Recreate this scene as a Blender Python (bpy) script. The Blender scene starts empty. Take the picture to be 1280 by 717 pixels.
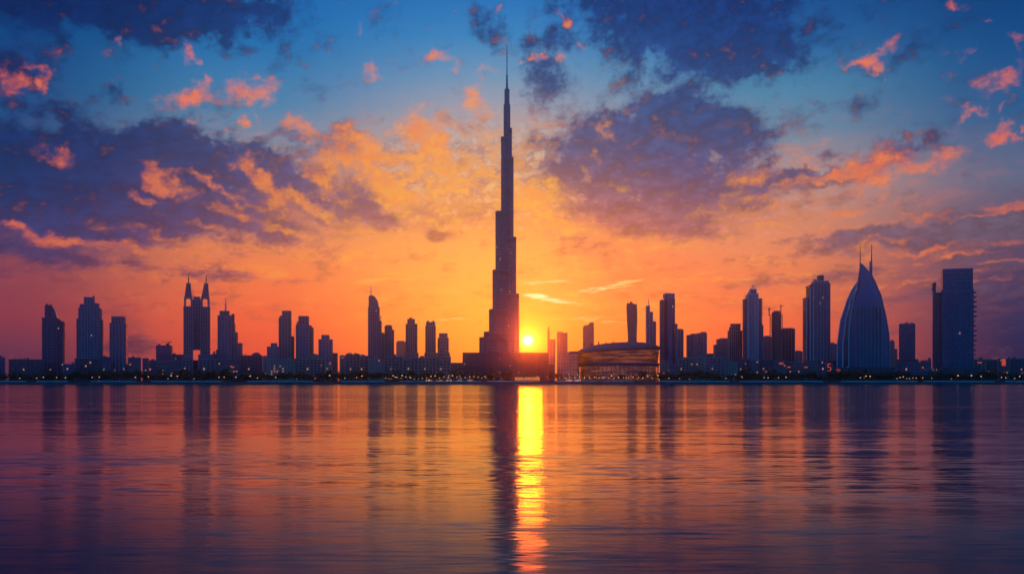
import bpy, bmesh, math, random
from mathutils import Vector, Matrix

random.seed(7)
scene = bpy.context.scene
COL = scene.collection
R = math.radians

# ------------------------------------------------------------------ camera
CAM_H = 4.0                       # eye height above the water, metres
FPX = 35.0 / 36.0 * 1280.0        # focal length in photograph pixels
HORIZON = 477.4                   # photograph row of the horizon
cam = bpy.data.objects.new('camera', bpy.data.cameras.new('camera'))
COL.objects.link(cam)
cam.location = (0, 0, CAM_H)
cam.rotation_euler = (R(90), 0, 0)
cam.data.sensor_width = 36
cam.data.lens = 35
cam.data.shift_y = (HORIZON - 358.5) / 1280.0
cam.data.clip_start = 0.5
cam.data.clip_end = 60000
scene.camera = cam

# ------------------------------------------------------------------ light and exposure
SUN_AZ, SUN_EL = R(0.92), R(2.4)
sun = bpy.data.objects.new('sun', bpy.data.lights.new('sun', 'SUN'))
COL.objects.link(sun)
sun.data.energy = 0.085
sun.data.angle = R(1.7)             # spread by the low haze and thin cloud it shines through
sun.data.color = (1.0, 0.10, 0.001)
sun.rotation_euler = (R(90) - SUN_EL, 0, math.pi - SUN_AZ)
scene.view_settings.view_transform = 'Standard'
scene.view_settings.look = 'None'
scene.view_settings.exposure = 0.0
scene.view_settings.gamma = 1.0
scene.view_settings.use_curve_mapping = False
scene.cycles.max_bounces = 6
scene.cycles.diffuse_bounces = 2
scene.cycles.glossy_bounces = 3
scene.cycles.transmission_bounces = 2
scene.cycles.volume_bounces = 0
scene.cycles.use_denoising = True
scene.cycles.caustics_reflective = False
scene.cycles.caustics_refractive = False

# ------------------------------------------------------------------ node helpers
def lin(c):
    """An 8-bit display colour as linear light."""
    out = []
    for v in c[:3]:
        v = v / 255.0
        out.append(v / 12.92 if v <= 0.04045 else ((v + 0.055) / 1.055) ** 2.4)
    return tuple(out)

class Graph:
    def __init__(self, tree):
        self.t = tree
    def node(self, kind, **props):
        n = self.t.nodes.new(kind)
        for k, v in props.items():
            setattr(n, k, v)
        return n
    def put(self, sock, v):
        if isinstance(v, Val): v = v.s
        if isinstance(v, bpy.types.NodeSocket): self.t.links.new(v, sock)
        elif isinstance(v, (tuple, list)) and sock.type == 'RGBA' and len(v) == 3: sock.default_value = (*v, 1)
        else: sock.default_value = v
    def math(self, op, *a, clamp=False):
        n = self.node('ShaderNodeMath', operation=op, use_clamp=clamp)
        for i, v in enumerate(a): self.put(n.inputs[i], v)
        return Val(self, n.outputs[0])
    def vmath(self, op, *a, out=0):
        n = self.node('ShaderNodeVectorMath', operation=op)
        for i, v in enumerate(a):
            self.put(n.inputs['Scale'] if (op == 'SCALE' and i == 1) else n.inputs[i], v)
        return Val(self, n.outputs[out])
    def xyz(self, x=0.0, y=0.0, z=0.0):
        n = self.node('ShaderNodeCombineXYZ')
        for i, v in enumerate((x, y, z)): self.put(n.inputs[i], v)
        return Val(self, n.outputs[0])
    def sep(self, v):
        n = self.node('ShaderNodeSeparateXYZ'); self.put(n.inputs[0], v)
        return [Val(self, o) for o in n.outputs]
    def ss(self, v, a, b, lo=0.0, hi=1.0):
        n = self.node('ShaderNodeMapRange', interpolation_type='SMOOTHSTEP')
        for i, x in enumerate((v, a, b, lo, hi)): self.put(n.inputs[i], x)
        return Val(self, n.outputs[0])
    def noise(self, vec, scale, detail=4.0, rough=0.5, lac=2.0, dist=0.0, color=False):
        n = self.node('ShaderNodeTexNoise')
        self.put(n.inputs['Vector'], vec)
        for k, v in (('Scale', scale), ('Detail', detail), ('Roughness', rough), ('Lacunarity', lac), ('Distortion', dist)):
            self.put(n.inputs[k], v)
        return Val(self, n.outputs['Color' if color else 'Fac'])
    def mix(self, f, a, b, mode='MIX'):
        n = self.node('ShaderNodeMix', data_type='RGBA', blend_type=mode)
        self.put(n.inputs['Factor'], f); self.put(n.inputs['A'], None or a) if False else None
        self.put(n.inputs[6], a); self.put(n.inputs[7], b)
        return Val(self, n.outputs[2])
    def ramp(self, v, stops):
        n = self.node('ShaderNodeValToRGB')
        self.put(n.inputs[0], v)
        e = n.color_ramp.elements
        while len(e) < len(stops): e.new(0.5)
        for el, (p, c) in zip(e, stops):
            el.position = p; el.color = (*c, 1)
        return Val(self, n.outputs[0])

class Val:
    def __init__(self, g, s): self.g, self.s = g, s
    def __add__(self, o): return self.g.math('ADD', self, o)
    __radd__ = __add__
    def __sub__(self, o): return self.g.math('SUBTRACT', self, o)
    def __rsub__(self, o): return self.g.math('SUBTRACT', o, self)
    def __mul__(self, o): return self.g.math('MULTIPLY', self, o)
    __rmul__ = __mul__
    def __truediv__(self, o): return self.g.math('DIVIDE', self, o)
    def clamp(self): return self.g.math('ADD', self, 0.0, clamp=True)
# ------------------------------------------------------------------ the sky
def az_el(px, py):
    """The compass bearing and height, in degrees, of a spot seen in the photograph."""
    dx, dy = (px - 640) / FPX, (HORIZON - py) / FPX
    return math.degrees(math.atan(dx)), math.degrees(math.atan(dy / math.hypot(1, dx)))

def build_sky():
    w = bpy.data.worlds.new('World'); scene.world = w
    w.use_nodes = True
    t = w.node_tree; t.nodes.clear(); g = Graph(t)
    d = Val(g, g.node('ShaderNodeTexCoord').outputs['Generated'])
    x, y, z = g.sep(g.vmath('NORMALIZE', d))
    DEG = 180 / math.pi
    az = g.math('ARCTAN2', x, y) * DEG
    el = g.math('ARCSINE', z) * DEG
    el = g.math('MAXIMUM', el, 0.0)
    P = g.xyz(az, el, 0.0)

    # clear air: one column of colours for each of five bearings, then the east behind us
    cols = [
        (-27, [(0, (78, 46, 82)), (1.7, (108, 54, 84)), (3.3, (146, 60, 78)), (5.4, (150, 70, 84)), (8, (98, 70, 102)), (11, (36, 78, 126)), (14, (18, 84, 142)), (17, (8, 74, 136)), (21, (5, 54, 112))]),
        (-14.5, [(0, (205, 75, 68)), (1.7, (232, 86, 64)), (4, (244, 106, 68)), (6.2, (246, 132, 80)), (8.3, (240, 150, 96)), (12, (150, 152, 160)), (15, (62, 136, 178)), (18, (26, 118, 182)), (21, (20, 104, 178))]),
        (0, [(0, (255, 128, 50)), (1.7, (255, 152, 58)), (4, (255, 182, 70)), (6, (254, 190, 86)), (8.5, (252, 188, 96)), (10.8, (250, 194, 122)), (13, (216, 190, 160)), (15, (168, 168, 178)), (17, (110, 156, 190)), (19, (56, 138, 196)), (21, (36, 118, 190))]),
        (6.5, [(0, (246, 112, 54)), (1.7, (250, 132, 58)), (4, (250, 146, 72)), (6.5, (246, 142, 86)), (9, (244, 160, 96)), (11, (232, 174, 112)), (13, (190, 172, 150)), (15, (140, 160, 178)), (17, (92, 148, 186)), (19, (48, 128, 188)), (21, (26, 104, 176))]),
        (14, [(0, (215, 84, 78)), (1.7, (240, 100, 72)), (4, (246, 116, 74)), (6.2, (240, 136, 88)), (8.5, (232, 154, 114)), (11, (192, 162, 150)), (13.5, (110, 146, 170)), (16, (72, 140, 178)), (18, (36, 108, 168)), (21, (16, 78, 150))]),
        (27, [(0, (14, 34, 80)), (1.7, (20, 38, 84)), (4, (38, 50, 94)), (6.2, (70, 66, 104)), (8, (100, 80, 108)), (10.5, (100, 112, 142)), (13.5, (32, 98, 148)), (16.5, (12, 82, 142)), (21, (5, 54, 116))]),
    ]
    def column(stops):
        s = [(e / 90.0, lin(c)) for e, c in stops]
        s += [(35 / 90, tuple(v * .38 for v in s[-1][1])), (1.0, tuple(v * .5 for v in s[-1][1]))]
        return g.ramp(el / 90.0, s)
    sky = column(cols[0][1])
    for (a0, _), (a1, st) in zip(cols, cols[1:]):
        f = g.node('ShaderNodeMapRange', interpolation_type='SMOOTHSTEP')
        for i, v in enumerate((az, a0, a1, 0.0, 1.0)): g.put(f.inputs[i], v)
        sky = g.mix(Val(g, f.outputs[0]), sky, column(st))

    # how near the sun a direction lies (0 far .. 1 at the sun), wider along the horizon
    sa, se = math.degrees(SUN_AZ), math.degrees(SUN_EL)
    ux, uy = az - sa, el - se
    r2 = ux * ux + uy * uy
    near_sun = g.math('EXPONENT', (ux * ux * (1 / 17.0 ** 2) + uy * uy * (1 / 13.0 ** 2)) * -1.0)

    # ---- clouds: where they lie (centre, radii in photo pixels turned into degrees, tilt), broken up by noise
    PXD = math.degrees(1 / FPX)
    warp = g.noise(P, 0.42, 4.0, 0.62, color=True)
    warp = g.vmath('SUBTRACT', warp, (0.5, 0.5, 0.5))
    Pw = g.vmath('ADD', P, g.vmath('SCALE', warp, g.ss(el, 3.0, 13.0, 1.1, 3.4)))
    def blobs(items, after=None, Pw=Pw):
        acc = after
        for it in items:
            cx, cy, rx, ry = it[:4]; rot = it[4] if len(it) > 4 else 0; k = it[5] if len(it) > 5 else 1.0
            a, e = az_el(cx, cy)
            m = g.node('ShaderNodeMapping', vector_type='TEXTURE')
            g.put(m.inputs['Vector'], Pw if acc is None else g.vmath('MULTIPLY_ADD', g.xyz(acc), (1e-7, 0, 0), Pw))
            m.inputs['Location'].default_value = (a, e, 0)
            m.inputs['Rotation'].default_value = (0, 0, R(rot))
            m.inputs['Scale'].default_value = (rx * PXD * 1.25, ry * PXD * 1.25, 1)
            L = g.vmath('LENGTH', Val(g, m.outputs[0]), out=1)
            b = g.ss(L, 1.25, 0.0, 0.0, k)
            acc = b if acc is None else acc + b
        return acc

    DARK = [(90, -8, 260, 44, 0, 1.3), (250, 18, 90, 22, 8, .7), (850, 24, 150, 52, -8, .9), (930, 80, 70, 20, 4, .5), (130, 4, 200, 36, 0, .9), (12, 92, 55, 36), (30, 175, 40, 18, 0, .6), (60, 225, 110, 66, 0, 1.4), (175, 205, 120, 52, 0, 1.2), (265, 240, 110, 46, 0, 1.15), (100, 268, 160, 42, 0, 1.35), (330, 275, 110, 28, -12), (205, 172, 50, 24),
            (40, 318, 90, 12, -4, .7), (265, 343, 110, 9, -3, .75), (400, 180, 46, 24), (425, 250, 50, 28, -15), (335, 215, 80, 26, -10), (480, 278, 34, 13, -12, .9), (550, 291, 26, 9, -8, .9), (455, 255, 30, 16, -20, .9), (530, 262, 30, 8, -10, .6), (590, 262, 34, 9, -10, .7),
            (395, 115, 24, 20, 30, .45), (150, 118, 18, 7, 0, .55), (606, 30, 22, 30, 0, .65), (685, 98, 40, 32, -20, .95), (690, 48, 34, 14, 0, .7), (700, 16, 22, 8, 0, .55), (845, 30, 120, 60, -10, .85), (1010, 20, 150, 50, 10, .4), (945, 78, 60, 22, 5, .9), (835, 95, 50, 14, 0, .6),
            (800, 165, 110, 44, 0, 1.25), (865, 160, 95, 42), (750, 208, 90, 42, 0, 1.15), (835, 236, 120, 44, 0, 1.3), (915, 185, 50, 34), (800, 275, 80, 22, -10, .7), (870, 294, 60, 14, 0, .6), (720, 300, 50, 22, -15, .45),
            (985, 228, 120, 18, 15), (1085, 200, 90, 16, 10, .9), (1150, 292, 150, 17, 6), (1255, 282, 90, 22, 6), (1060, 297, 60, 10, 0, .7), (1210, 330, 130, 12, 5, .7), (1250, 365, 90, 9, 3, .55), (1078, 134, 18, 14, 20, .45), (1130, 62, 70, 18, 18, .5), (1150, 178, 40, 8, 12, .4),
            (950, 352, 150, 9, 5, .6), (1120, 372, 110, 8, 4, .5), (880, 382, 60, 5, 4, .35), (172, 434, 42, 15, 0, .8), (20, 345, 80, 8, 0, .4)]
    LIT = [(668, 245, 36, 20, 0, 1.1), (690, 278, 40, 12, -8, .9), (540, 165, 28, 24, -20, .8), (590, 215, 44, 12, -5, .8), (470, 228, 60, 10, -18, .9), (405, 195, 30, 12, -20, .8), (560, 255, 60, 9, -5, .8), (300, 250, 40, 7, -28), (330, 232, 26, 7, -30), (255, 225, 30, 7, -30, .9), (385, 252, 40, 7, -28), (410, 240, 26, 8, -30), (270, 285, 60, 6, -14, .8), (370, 288, 70, 6, -12, .9), (440, 285, 50, 6, -10, .9), (320, 312, 90, 5, -6, .7), (130, 305, 80, 5, -8, .8), (215, 312, 60, 5, -6, .7), (30, 290, 50, 5, -10, .7), (480, 250, 40, 8, -15, .8), (14, 104, 22, 13, -10), (45, 88, 14, 10, -30), (50, 118, 6, 14), (76, 190, 26, 13, -15), (198, 212, 18, 22, 30), (220, 236, 28, 11, -25), (185, 250, 18, 6), (235, 75, 13, 11, -40, 1.1), (257, 102, 12, 9, -30), (238, 121, 32, 11, 5, 1.2), (318, 122, 30, 20, 10, 1.2), (300, 150, 10, 8), (322, 150, 6, 10), (240, 152, 7, 5), (150, 56, 4, 9, 0, .7), (275, 168, 7, 6, 0, .8),
           (380, 158, 24, 9, 0, 1), (425, 175, 40, 16, 0, 1), (455, 195, 50, 18), (520, 170, 24, 26, -20, 1.1), (545, 180, 26, 22, -20, 1.1), (500, 205, 70, 18, 0, 1.1), (400, 222, 40, 12, -30, .9), (345, 240, 44, 12, -30, .85), (300, 208, 16, 14, 0, .9), (330, 222, 10, 9, 0, .9), (288, 262, 36, 7, -20, .7), (360, 265, 70, 9, -22, .7), (430, 268, 60, 8, -18, .8), (180, 292, 90, 8, -10, .5), (60, 300, 90, 10, -6, .5), (470, 235, 60, 12, -15, .8), (540, 232, 60, 14, -5, .8), (590, 225, 44, 10, 0, .7),
           (549, 74, 26, 12, 0, .95), (470, 94, 14, 11, 0, .95), (470, 124, 7, 5, 0, .7), (600, 90, 24, 8, 10, .8), (598, 126, 28, 22, 25, 1.15), (560, 136, 34, 6, 5, .6), (452, 30, 8, 8, 60, .5), (444, 69, 5, 3, 0, .7),
           (656, 78, 6, 5), (674, 76, 8, 8), (697, 74, 9, 13), (705, 19, 10, 6, 0, .9), (722, 56, 12, 5, 10, .6), (612, 12, 8, 6, 0, .6), (755, 160, 18, 10, 20), (688, 172, 8, 16, -20), (730, 218, 9, 10, -30), (728, 206, 9, 5, 0, .7), (750, 192, 14, 8, -50, .5), (785, 233, 16, 9, 0, .7), (680, 235, 44, 16, -10, .85), (665, 262, 30, 18, 0, .6), (720, 282, 40, 12, -10, .5), (640, 285, 60, 8, 0, .5),
           (920, 252, 60, 10, 12, .8), (935, 222, 38, 13, 8, 1), (1005, 225, 60, 10, 22, .9), (1060, 205, 40, 16, 12, 1.1), (1110, 196, 50, 17, 5, 1.15), (1150, 207, 60, 9, 8, 1), (1090, 228, 40, 10, 14, .9), (1100, 64, 40, 8, 18, .9), (1075, 75, 20, 7, 20, .6), (1093, 92, 4, 10, 10, .5), (1260, 97, 26, 17, 10, 1.2), (1275, 45, 10, 14, 50, 1), (1242, 176, 20, 14, -10, 1.2), (1265, 180, 14, 6, 0, .8), (1278, 163, 6, 6), (1216, 144, 20, 6, 35, .8), (1245, 140, 9, 4, 20, .7), (1240, 27, 8, 5, 0, .8), (1192, 3, 10, 5, 0, .7), (1210, 73, 12, 6, 20, .4),
           (1262, 256, 36, 7, 3, 1), (1160, 273, 28, 5, 6, .9), (1055, 270, 34, 8, 0, .8), (1040, 262, 14, 6, 0, .8), (1110, 312, 60, 6, -5, .8), (1165, 308, 40, 4, 8, .8), (1250, 300, 60, 4, 8, .7), (1070, 325, 50, 5, 0, .7), (1230, 270, 50, 3.5, 6, .9), (1190, 318, 70, 3, 6, .8), (1255, 322, 50, 3, 6, .8), (1105, 300, 40, 4, 4, .8), (1235, 350, 60, 3, 4, .6), (960, 372, 120, 3.5, 5, .6), (1110, 356, 70, 3, 6, .6), (900, 268, 70, 5, 0, .5), (1180, 345, 60, 4, 5, .45), (1030, 340, 60, 4, 5, .5)]
    BRIGHT = [(682, 352, 36, 3.2, 2), (690, 374, 40, 4.5, -8, 1.15), (670, 369, 16, 3, 0, 1), (757, 359, 40, 5, 8, 1.05), (790, 353, 20, 3, 6, .8), (480, 348, 70, 4, 5, .8), (725, 397, 60, 2.5, 3, .75), (770, 402, 40, 3, -3, .7), (560, 400, 90, 3, 2, .5), (880, 343, 110, 3.5, 9, .55), (960, 346, 60, 2.5, 4, .5), (690, 250, 20, 6, 0, .4)]

    # noise that the masses are cut with; stretched sideways, more so near the horizon
    lift = el * 0.6 + g.math('LOGARITHM', el * (1 / 3.0) + 1.0, math.e) * 14.0
    q = g.xyz(az, lift + az * -0.12, 0.0)
    toward = g.vmath('ADD', q, g.xyz(g.math('MULTIPLY', ux, -0.022), g.math('MULTIPLY', uy, -0.048), 0.0))
    n1 = g.noise(q, 0.40, 8.0, 0.72)
    n2 = g.noise(toward, 0.40, 8.0, 0.72)
    n3 = g.noise(g.vmath('ADD', q, (31.0, 7.0, 0.0)), 1.0, 6.0, 0.66)
    n4 = g.noise(g.xyz(az * 0.35, el * 4.2 - az * 0.25, 3.0), 0.50, 6.0, 0.62)

    dsum = blobs(DARK)
    dens = g.ss(dsum + (n1 - 0.5) * 3.4 + (n3 - 0.5) * 0.9, 0.02, 1.0)
    thick = g.ss(dsum + (n1 - 0.5) * 1.6, 0.55, 1.5)
    # wisps everywhere in the middle sky
    wisp = g.ss(n4 + (n3 - 0.5) * 0.9, 0.42, 0.70) * g.ss(el, 2.5, 5.5) * g.ss(el, 16.0, 10.0)

    dark_col = g.ramp(el / 22.0, [(0, lin((120, 66, 92))), (.2, lin((124, 72, 96))), (.36, lin((62, 74, 118))), (.5, lin((42, 72, 124))), (.68, lin((36, 70, 124))), (.85, lin((24, 60, 122))), (1, lin((16, 44, 108)))])
    dark_col = g.mix(g.ss(g.math('ABSOLUTE', ux), 9.0, 24.0), dark_col, g.mix(g.ss(ux, -4.0, 4.0), g.ramp(el / 22.0, [(0, lin((60, 42, 80))), (.22, lin((70, 54, 94))), (.36, lin((12, 56, 112))), (.46, lin((4, 50, 104))), (.6, lin((12, 44, 98))), (.8, lin((8, 40, 96))), (1, lin((6, 28, 86)))]), g.ramp(el / 22.0, [(0, lin((66, 48, 84))), (.2, lin((96, 74, 104))), (.38, lin((104, 92, 114))), (.5, lin((40, 62, 108))), (.65, lin((20, 56, 108))), (.8, lin((14, 50, 108))), (1, lin((6, 36, 96)))])))
    glow_dark = g.ramp(el / 22.0, [(0, lin((255, 140, 56))), (.3, lin((236, 132, 76))), (.45, lin((186, 116, 102))), (.6, lin((108, 102, 128))), (.8, lin((92, 104, 140))), (1, lin((70, 96, 150)))])
    dark_col = g.mix(g.ss(near_sun, .2, .95) * 0.85, dark_col, glow_dark)
    dark_col = Val(g, g.vmath('SCALE', dark_col, g.ss(n3 * 0.5 + n1 * 0.5, .38, .62, 1.4, .66)).s)
    lit_col = g.ramp(near_sun, [(0, lin((232, 98, 82))), (.04, lin((250, 120, 84))), (.13, lin((255, 132, 78))), (.32, lin((255, 152, 72))), (.6, lin((255, 182, 78))), (1, lin((255, 200, 90)))])

    lit_col = g.mix(g.ss(n3, .40, .60, .65, 0.0), lit_col, g.vmath('MULTIPLY', lit_col, (.92, .62, .62)))
    sky = g.mix(wisp * 0.62 * g.ss(near_sun, 0.0, .30), sky, g.mix(g.ss(n1, .42, .58), lit_col, g.mix(0.5, sky, dark_col)))
    sheet = g.ss(el, 7.0, 9.5) * g.ss(el, 16.5, 12.0) * g.ss(near_sun, .16, .5)
    puff = g.ss(n1 + (n3 - 0.5) * 0.7, .41, .60)
    sky = g.mix(sheet * 0.75 * g.ss(n3, .38, .54), sky, g.mix(puff, g.mix(0.55, glow_dark, dark_col), lit_col))
    sky = g.mix(dens * 0.95, sky, dark_col)
    # the sides of the clouds turned to the sun
    rim = g.ss(n1 - n2, 0.025, 0.13) * g.ss(el, 17.5, 13.0) * dens * (1.0 - thick * 0.75) * g.ss(near_sun, 0.02, 0.45)
    sky = g.mix(rim * 0.45, sky, lit_col)
    lsum = blobs(LIT)
    ld = g.ss(lsum + (n3 - 0.5) * 2.0 + (n1 - 0.5) * 2.0, 0.15, 1.45)
    shade = g.ss(n1 - n2, -0.12, 0.10, 0.72, 1.0)
    sky = g.mix(ld * shade * 0.95, sky, lit_col)
    bsum = blobs(BRIGHT, Pw=g.vmath('ADD', P, g.vmath('SCALE', warp, 0.5)))
    n5 = g.noise(g.xyz(az * 0.8, el * 7.0 - az * 0.6, 9.0), 1.0, 5.0, 0.65)
    bd = g.ss(bsum + (n5 - 0.5) * 3.4, 0.35, 1.45) * g.ss(bsum, .04, .45)
    sky = g.mix(bd * 0.9, sky, g.mix(g.ss(r2, 60.0, 6.0), lin((255, 205, 88)), (1.35, 1.2, 0.62)))

    # the sun: disc and the glare of the air round it
    disc = g.math('EXPONENT', r2 * (-1 / 0.25 ** 2))
    halo = g.math('EXPONENT', r2 * (-1 / 0.7 ** 2))
    halo2 = g.math('EXPONENT', (ux * ux + uy * uy * 1.6) * (-1 / 5.5 ** 2))
    def add(base, f, c):
        return Val(g, g.vmath('ADD', base, g.vmath('SCALE', g.xyz(*c), f)).s)
    sky = add(sky, g.math('EXPONENT', (ux * ux * (1 / 13.0 ** 2) + uy * uy * (1 / 7.5 ** 2)) * -1.0) * (1.0 - dens * 0.6), (0.55, 0.04, 0.0))
    sky = add(sky, halo2, (0.16, 0.07, 0.0))
    sky = add(sky, halo, (0.9, 0.62, 0.05))
    sky = add(sky, disc, (5.0, 4.2, 2.2))

    # behind us: plain deepening blue
    east = g.ramp(el / 90.0, [(0, lin((30, 90, 160))), (.1, lin((14, 116, 205))), (.3, lin((8, 126, 216))), (1, lin((4, 62, 140)))])
    aa = g.math('ABSOLUTE', az)
    sky = g.mix(g.ss(aa, 32.0, 75.0), sky, east)

    bg = g.node('ShaderNodeBackground'); g.put(bg.inputs[0], sky); bg.inputs[1].default_value = 1.0
    ns = g.node('ShaderNodeTexSky', sky_type='NISHITA')
    ns.sun_disc = False; ns.sun_elevation = SUN_EL; ns.sun_rotation = SUN_AZ; ns.altitude = 0; ns.air_density = 1.0; ns.dust_density = 1.0
    bn = g.node('ShaderNodeBackground'); g.put(bn.inputs[0], Val(g, ns.outputs[0])); bn.inputs[1].default_value = 0.0006
    ad = g.node('ShaderNodeAddShader'); t.links.new(bg.outputs[0], ad.inputs[0]); t.links.new(bn.outputs[0], ad.inputs[1])
    out = g.node('ShaderNodeOutputWorld'); t.links.new(ad.outputs[0], out.inputs[0])
    w.cycles.sampling_method = 'MANUAL'; w.cycles.sample_map_resolution = 512
build_sky()
# ------------------------------------------------------------------ materials
def material(name, color, rough=0.6, metallic=0.0, vary=0.18, scale=0.08, emit=None, emit_strength=0.0, spec=0.5):
    m = bpy.data.materials.new(name); m.use_nodes = True
    t = m.node_tree; g = Graph(t)
    b = t.nodes['Principled BSDF']
    p = Val(g, g.node('ShaderNodeTexCoord').outputs['Object'])
    n = g.noise(p, scale, 4.0, 0.6)
    n2 = g.noise(g.vmath('MULTIPLY', p, (1.0, 1.0, 0.12)), scale * 7, 3.0, 0.6)
    c = lambda k: tuple(min(1, v * k) for v in color)
    g.put(b.inputs['Base Color'], g.mix(n * 0.6 + n2 * 0.4, c(1 - vary * 2), c(1 + vary * 2)))
    g.put(b.inputs['Roughness'], n2 * 0.3 + (rough - 0.15))
    b.inputs['Metallic'].default_value = metallic
    b.inputs['Specular IOR Level'].default_value = spec
    if emit:
        g.put(b.inputs['Emission Color'], emit); b.inputs['Emission Strength'].default_value = emit_strength
    return m

def glass_material(name, color, cell=(3.0, 3.0, 4.0), rough=0.12, lit=0.0):
    """Curtain-wall glass: every pane a little different in tint and in how flat it sits."""
    m = bpy.data.materials.new(name); m.use_nodes = True
    t = m.node_tree; g = Graph(t); b = t.nodes['Principled BSDF']
    p = Val(g, g.node('ShaderNodeTexCoord').outputs['Object'])
    q = g.vmath('FLOOR', g.vmath('DIVIDE', g.vmath('ADD', p, (0.37, 0.41, 0.13)), cell))
    wn = g.node('ShaderNodeTexWhiteNoise'); g.put(wn.inputs['Vector'], q)
    f = Val(g, wn.outputs['Value']); fc = Val(g, wn.outputs['Color'])
    g.put(b.inputs['Base Color'], g.mix(f, tuple(v * .45 for v in color), tuple(v * 1.6 for v in color)))
    g.put(b.inputs['Roughness'], f * 0.15 + rough)
    geo = Val(g, g.node('ShaderNodeNewGeometry').outputs['Normal'])
    tilt = g.vmath('SCALE', g.vmath('SUBTRACT', fc, (.5, .5, .5)), 0.05)
    g.put(b.inputs['Normal'], g.vmath('NORMALIZE', g.vmath('ADD', geo, tilt)))
    b.inputs['Specular IOR Level'].default_value = 0.7
    if lit:
        on = g.math('GREATER_THAN', f, 1.0 - lit)
        b.inputs['Emission Color'].default_value = (1.0, 0.45, 0.14, 1)
        g.put(b.inputs['Emission Strength'], on * 0.5)
    return m

def lamp_material(name, color, strength):
    m = bpy.data.materials.new(name); m.use_nodes = True
    b = m.node_tree.nodes['Principled BSDF']
    b.inputs['Base Color'].default_value = (*[v * .5 for v in color], 1)
    b.inputs['Emission Color'].default_value = (*color, 1); b.inputs['Emission Strength'].default_value = strength
    return m

M = dict(
    glass=glass_material('blue_glass', (0.025, 0.08, 0.15), lit=0.004),
    glass_dark=glass_material('dark_glass', (0.03, 0.045, 0.08), lit=0.004),
    glass_pale=glass_material('silver_glass', (0.10, 0.13, 0.18), rough=0.18),
    concrete=material('pale_concrete', (0.25, 0.27, 0.28)),
    concrete_dark=material('grey_concrete', (0.09, 0.105, 0.125)),
    sand=material('sand_render', (0.36, 0.28, 0.22)),
    blue_metal=material('blue_grey_cladding', (0.05, 0.14, 0.24), rough=0.4, metallic=0.3),
    steel=material('bright_steel', (0.45, 0.46, 0.48), rough=0.32, metallic=0.9),
    dark_metal=material('dark_metal', (0.05, 0.055, 0.065), rough=0.45, metallic=0.6),
    white=material('white_cladding', (0.80, 0.80, 0.80), rough=0.4),
    stone=material('bank_stone', (0.05, 0.05, 0.055), scale=0.4, vary=0.3),
    soil=material('land_soil', (0.10, 0.09, 0.08), scale=0.02),
    paving=material('paving', (0.30, 0.28, 0.27)),
    leaf=material('leaf', (0.05, 0.085, 0.035), scale=0.6, vary=0.3),
    palm=material('palm_leaf', (0.06, 0.09, 0.04), scale=0.6, vary=0.25),
    bark=material('bark', (0.10, 0.07, 0.05), scale=1.5),
    canvas=material('canvas', (0.6, 0.5, 0.38)),
    lit=lamp_material('lit_window_glass', (1.0, 0.42, 0.12), 1.5),
    lit_soft=lamp_material('soft_lit_glass', (1.0, 0.30, 0.07), 0.55),
    lamp=lamp_material('lamp_glow', (1.0, 0.45, 0.16), 1.5),
    lamp_cool=lamp_material('cool_lamp_glow', (1.0, 0.62, 0.38), 0.8),
    red=lamp_material('red_sign_glow', (1.0, 0.12, 0.06), 0.5),
    pane=glass_material('window_glass', (0.035, 0.05, 0.08), cell=(1.3, 1.3, 1.5)),
)

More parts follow.
